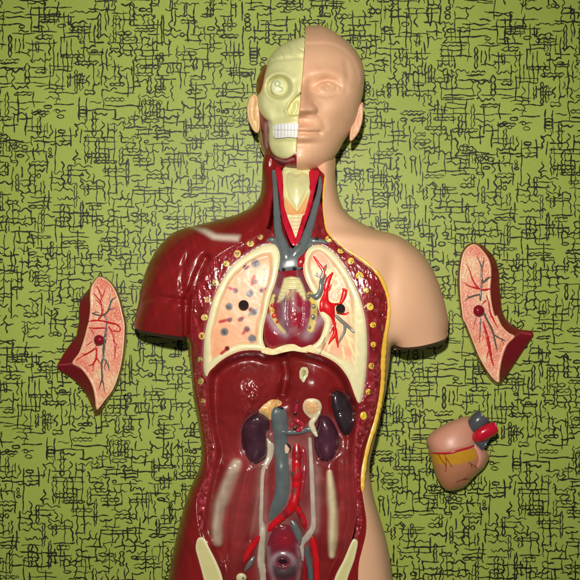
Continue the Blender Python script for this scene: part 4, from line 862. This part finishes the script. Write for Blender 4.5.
lung_piece(lin((116, 20, 30)), 'loose half lung piece left of the torso, dark red shell flaring out to its left', 
    b2([(330, 76), (298, 108), (272, 150), (235, 200), (206, 250), (196, 320), (198, 380), (184, 450)])+b3([(176, 10), (110, 100), (68, 170), (50, 205), (64, 240), (130, 282), (198, 340), (248, 410), (280, 480), (298, 530), (318, 548), (350, 520), (408, 430), (458, 350), (495, 220), (517, 100)])+b2([(526, 450), (523, 390), (508, 325), (484, 230), (452, 160), (412, 108), (368, 80)]),
    b2([(330, 82), (302, 112), (280, 152), (272, 210), (273, 300), (263, 380), (250, 430)])+b3([(236, 10), (200, 115), (152, 190), (202, 222), (250, 278), (288, 350), (306, 430), (312, 490), (326, 508), (372, 450), (432, 368), (472, 260), (498, 130)])+b2([(510, 450), (508, 395), (494, 330), (470, 232), (440, 162), (402, 112), (362, 86)]),
    (98.9, 340.0, 5.2),
    [r2([(330, 370, .9), (352, 345, 1.1), (358, 300, 1.1), (352, 250, 1.0), (350, 210, .9), (330, 165, .7), (318, 140, .4)]), r2([(352, 260, .8), (325, 225, .7), (298, 195, .5)]), r2([(354, 225, .7), (368, 190, .6), (376, 160, .3)]), r2([(354, 280, .7), (330, 250, .5), (310, 235, .3)]),
     r2([(264, 385, .7), (310, 378, .9), (360, 382, .9), (410, 395, .9), (455, 405, .9), (480, 432, .8), (470, 455, .6), (430, 448, .6)]), r2([(262, 428, .6), (310, 432, .8), (360, 430, .8), (395, 434, .5)]), r2([(400, 420, .7), (430, 470, .9), (440, 530, .8)])+r3([(450, 60, .6), (470, 90, .3)]), r3([(435, 20, .7), (445, 90, .7), (440, 170, .3)]),
     r2([(280, 440, .5), (300, 470, .6), (310, 500, .4)]), r3([(316, 70, 1.0), (318, 110, 1.0), (314, 160, .9), (290, 200, .7), (262, 210, .3)]), r3([(312, 90, .9), (270, 118, .8), (220, 145, .6), (170, 178, .3)]), r3([(300, 190, .6), (294, 225, .5), (292, 255, .3)]), r3([(316, 155, .6), (340, 185, .7), (350, 200, .4)]), r3([(290, 42, .5), (265, 60, .5), (250, 75, .3)]), r3([(250, 130, .5), (225, 130, .4), (205, 118, .2)])],
    [r2([(282, 325, .6), (312, 338, .8), (345, 345, .9), (375, 335, 1.0), (400, 305, 1.0), (412, 265, .9), (425, 235, .8), (445, 225, .6), (458, 205, .3)]), r2([(413, 262, .7), (408, 225, .5), (412, 195, .3)]), r2([(400, 305, .6), (430, 300, .5), (450, 292, .3)]), r2([(292, 335, .4), (312, 320, .5), (335, 325, .5)]), r2([(372, 340, .9), (386, 380, .7), (384, 430, .8), (378, 480, 1.2), (376, 530, 1.4)]),
     r3([(372, 10, 1.4), (370, 60, 1.3), (365, 110, 1.2), (368, 155, 1.1), (388, 185, 1.0), (398, 210, .8), (405, 245, .4)]), r3([(362, 160, .9), (352, 200, 1.0), (354, 250, 1.0), (356, 300, .9), (344, 335, .7), (332, 380, .3)]), r3([(356, 300, .8), (366, 345, .6), (372, 390, .3)]), r3([(385, 180, .6), (372, 215, .5), (375, 245, .3)])],
    94, 335, b3([(60, 205), (110, 200), (155, 195), (200, 225)]), 0.10)
lung_piece(lin((122, 22, 32)), 'loose half lung piece right of the torso, dark red facet at its lower right', 
    b4([(160, 14), (122, 34), (92, 78), (77, 150), (71, 230), (74, 320), (84, 400), (94, 455)])+b5([(108, 80), (148, 185), (188, 285), (238, 372), (278, 420), (314, 436), (342, 405), (392, 330), (450, 240), (500, 168), (514, 142), (492, 120), (432, 112), (386, 86), (350, 45)])+b4([(332, 405), (324, 340), (316, 250), (312, 180), (292, 112), (254, 62), (207, 24)]),
    b4([(160, 24), (127, 44), (102, 85), (89, 150), (84, 230), (87, 320), (96, 400), (105, 460)])+b5([(122, 85), (160, 180), (200, 278), (250, 362), (288, 408), (314, 418), (318, 360), (335, 270), (363, 200), (404, 154), (368, 130), (330, 90), (302, 30)])+b4([(290, 440), (272, 370), (264, 290), (269, 210), (266, 150), (250, 102), (216, 56), (188, 30)]),
    (478.8, 310.5, 5.6),
    [r4([(120, 130, .3), (140, 170, .6), (155, 215, .8), (170, 250, .9), (195, 280, 1.0), (225, 290, 1.1), (268, 282, .9)]), r4([(112, 245, .3), (135, 265, .6), (165, 275, .8), (200, 285, .8)]), r4([(240, 320, .5), (255, 370, .8), (262, 420, .9), (285, 470, .8)])+r5([(290, 75, .6), (308, 105, .3)]), r5([(222, 70, .8), (238, 130, 1.2), (252, 190, 1.4), (262, 240, 1.2), (270, 285, .9), (282, 325, .4)]), r5([(256, 225, .9), (246, 260, .6), (242, 285, .3)]), r5([(178, 45, .7), (172, 80, .5), (164, 110, .3)]), r4([(240, 350, .7), (222, 365, .8), (215, 375, .5)])],
    [r4([(228, 100, .3), (220, 140, .8), (212, 180, 1.0), (212, 220, 1.1), (222, 245, 1.2), (245, 225, 1.1), (266, 214, .9)]), r4([(212, 160, .7), (200, 125, .6), (182, 95, .3)]), r4([(215, 240, 1.0), (210, 280, 1.0), (206, 320, 1.2), (205, 350, 1.0)]), r4([(206, 315, 1.0), (165, 325, .9), (132, 338, .7), (112, 358, .3)]), r4([(140, 335, .5), (128, 318, .4)]), r5([(226, 20, 1.2), (245, 60, 1.1), (268, 105, 1.1), (282, 145, 1.0), (292, 190, .8), (304, 240, .3)]), r5([(280, 140, .8), (310, 160, .8), (335, 172, .7), (355, 182, .3)]), r5([(325, 168, .6), (342, 200, .3)]), r5([(206, 50, .7), (204, 110, .6), (200, 188, .3)])],
    483, 312, b5([(404, 154), (440, 130), (500, 142)]), -0.02)

# ------------------------------------------------------------------ removable heart
t = Thing('heart_piece', 'loose pinkish tan heart with grey and red vessel stumps on the cloth at lower right', 'anatomy model part', 458, 455)
c8 = lambda P: Z(415, 400, 5.8, P)
whole = c8([(66, 235), (100, 185), (180, 135), (250, 108), (318, 95), (350, 130), (368, 180), (380, 240), (415, 285), (428, 325), (405, 385), (350, 440), (292, 500), (240, 521), (190, 525), (150, 492), (115, 420), (97, 355), (86, 300)])
FHt = Field(smooth(whole, True, 1.2), .5, 200)
def hz(x, y): return 17+23*FHt.n(x, y)
vent = c8([(88, 292), (200, 300), (285, 278), (340, 262), (372, 268), (400, 300), (425, 330), (405, 385), (350, 440), (292, 500), (240, 521), (190, 525), (150, 492), (115, 420), (97, 355)])
def v_paint(x, y, c):
    oc = c8([(96, 310), (200, 310), (285, 288), (345, 285), (362, 320), (340, 350), (260, 372), (190, 375), (110, 370)])
    c = p_poly(x, y, c, oc, lin((188, 136, 24)), 1.8, .95)
    c = mix(c, lin((160, 104, 70)), .4*sstep(470, 484, y))
    dk = lin((112, 30, 20))
    for L in ([(130, 305), (150, 340), (178, 378)], [(172, 312), (182, 360), (178, 415)], [(180, 335), (200, 365), (215, 388)], [(310, 362), (345, 382), (378, 408)], [(325, 372), (330, 395)], [(240, 475), (280, 462), (322, 458)], [(275, 463), (300, 452)]):
        c = p_line(x, y, c, c8(L), .42, dk, .28, .95)
    return c
FVt = Field(smooth(vent, True, 1.2), .5, 200)
solid('ventricle', vent, lambda x, y: hz(x, y)-1.2+1.0*np.clip(FVt.n(x, y)*2, 0, 1), lambda x, y: 16.0*np.exp(-FHt.s(x, y)/4), M_ORG, t, lin((178, 118, 84)), res=.6, step=.9, paint=v_paint, put=False)
atr = c8([(66, 235), (100, 185), (180, 135), (250, 108), (318, 95), (352, 140), (362, 200), (352, 245), (330, 272), (280, 285), (200, 307), (92, 305), (74, 268)])
FAt = Field(smooth(atr, True, 1.2), .5, 200)
solid('atrium', atr, lambda x, y: hz(x, y)+2.8*np.clip(FAt.n(x, y)*1.5, 0, 1)-.3, lambda x, y: 16.0*np.exp(-FHt.s(x, y)/4), M_SKIN, t, lin((196, 138, 114)), res=.7, step=.9, put=False)
aur = c8([(345, 250), (372, 262), (402, 285), (426, 312), (428, 345), (405, 382), (376, 405), (358, 392), (368, 350), (360, 310), (346, 278)])
FAu = Field(smooth(aur, True, 1.2), .5, 200)
solid('auricle', aur, lambda x, y: hz(x, y)+5*FAu.n(x, y)-1, lambda x, y: 12+0*x, M_SKIN, t, lin((200, 138, 116)), res=.6, step=.9, put=False)
hs_ = lambda x, y: hz(x, y)+.9
tubes('coronary_artery', [[(415+a/5.8, 400+b/5.8, r) for a, b, r in ((92, 306, .6), (150, 309, .9), (205, 306, 1.1), (260, 290, 1.1), (310, 277, 1.0), (345, 262, .6))]], M_ORG, t, lin((178, 24, 44)), surf=hs_, lift=.3, flat=.7, sides=8)
def pipe(name, pts, m, color, ell=1.0):
    V = []; F = []; P = smooth(pts, False, 1.5); n = 20
    Tn = np.gradient(P[:, :3], axis=0); Tn /= np.linalg.norm(Tn, axis=1)[:, None]
    for i in range(len(P)):
        a = np.cross(Tn[i], (0, 0, 1)); a /= np.linalg.norm(a); b = np.cross(a, Tn[i])
        for q_ in range(n):
            th = q_/n*6.28318; p = P[i, :3]+(a*math.cos(th)+b*math.sin(th)*ell)*P[i, 3]; V.append(W(np.array(p[0]), np.array(p[1]), np.array(p[2])))
    L = len(P)
    c1 = len(V)
    for i, e in ((0, -1), (L-1, 1)):
        for k_, s_ in ((.8, .0), (.7, -.35)):
            a = np.cross(Tn[i], (0, 0, 1)); a /= np.linalg.norm(a); b = np.cross(a, Tn[i])
            for q_ in range(n):
                th = q_/n*6.28318; p = P[i, :3]+Tn[i]*e*s_*3+(a*math.cos(th)+b*math.sin(th)*ell)*P[i, 3]*k_; V.append(W(np.array(p[0]), np.array(p[1]), np.array(p[2])))
    for i in range(L-1):
        for q_ in range(n): r = (q_+1) % n; F.append([i*n+q_, (i+1)*n+q_, (i+1)*n+r, i*n+r])
    for (o0, base) in ((0, c1), ((L-1)*n, c1+2*n)):
        for q_ in range(n):
            r = (q_+1) % n; F.append([o0+q_, o0+r, base+r, base+q_]); F.append([base+q_, base+r, base+n+r, base+n+q_])
        F.append([base+n+q_ for q_ in range(n)])
    link(name, np.array(V), F, m, t, None, np.tile(np.asarray(color), (len(V), 1)))
h8 = lambda a, b, z, r: (415+a/5.8, 400+b/5.8, z, r)
pipe('grey_vessel', [h8(338, 170, 22, 9.4), h8(366, 136, 27, 10.4), h8(392, 106, 27, 10.0), h8(403, 94, 27, 9.6)], M_ORG, lin((70, 74, 78)))
pipe('grey_vessel', [h8(340, 205, 22, 8.0), h8(372, 236, 26, 8.6), h8(402, 258, 27, 8.2), h8(412, 264, 27, 7.8)], M_ORG, lin((66, 70, 74)))
pipe('aorta_stump', [h8(352, 222, 32, 5.0), h8(378, 205, 36, 6.8), h8(412, 186, 37, 7.2), h8(446, 168, 36, 6.8), h8(468, 158, 35, 6.0)], M_ORG, lin((186, 14, 40)))
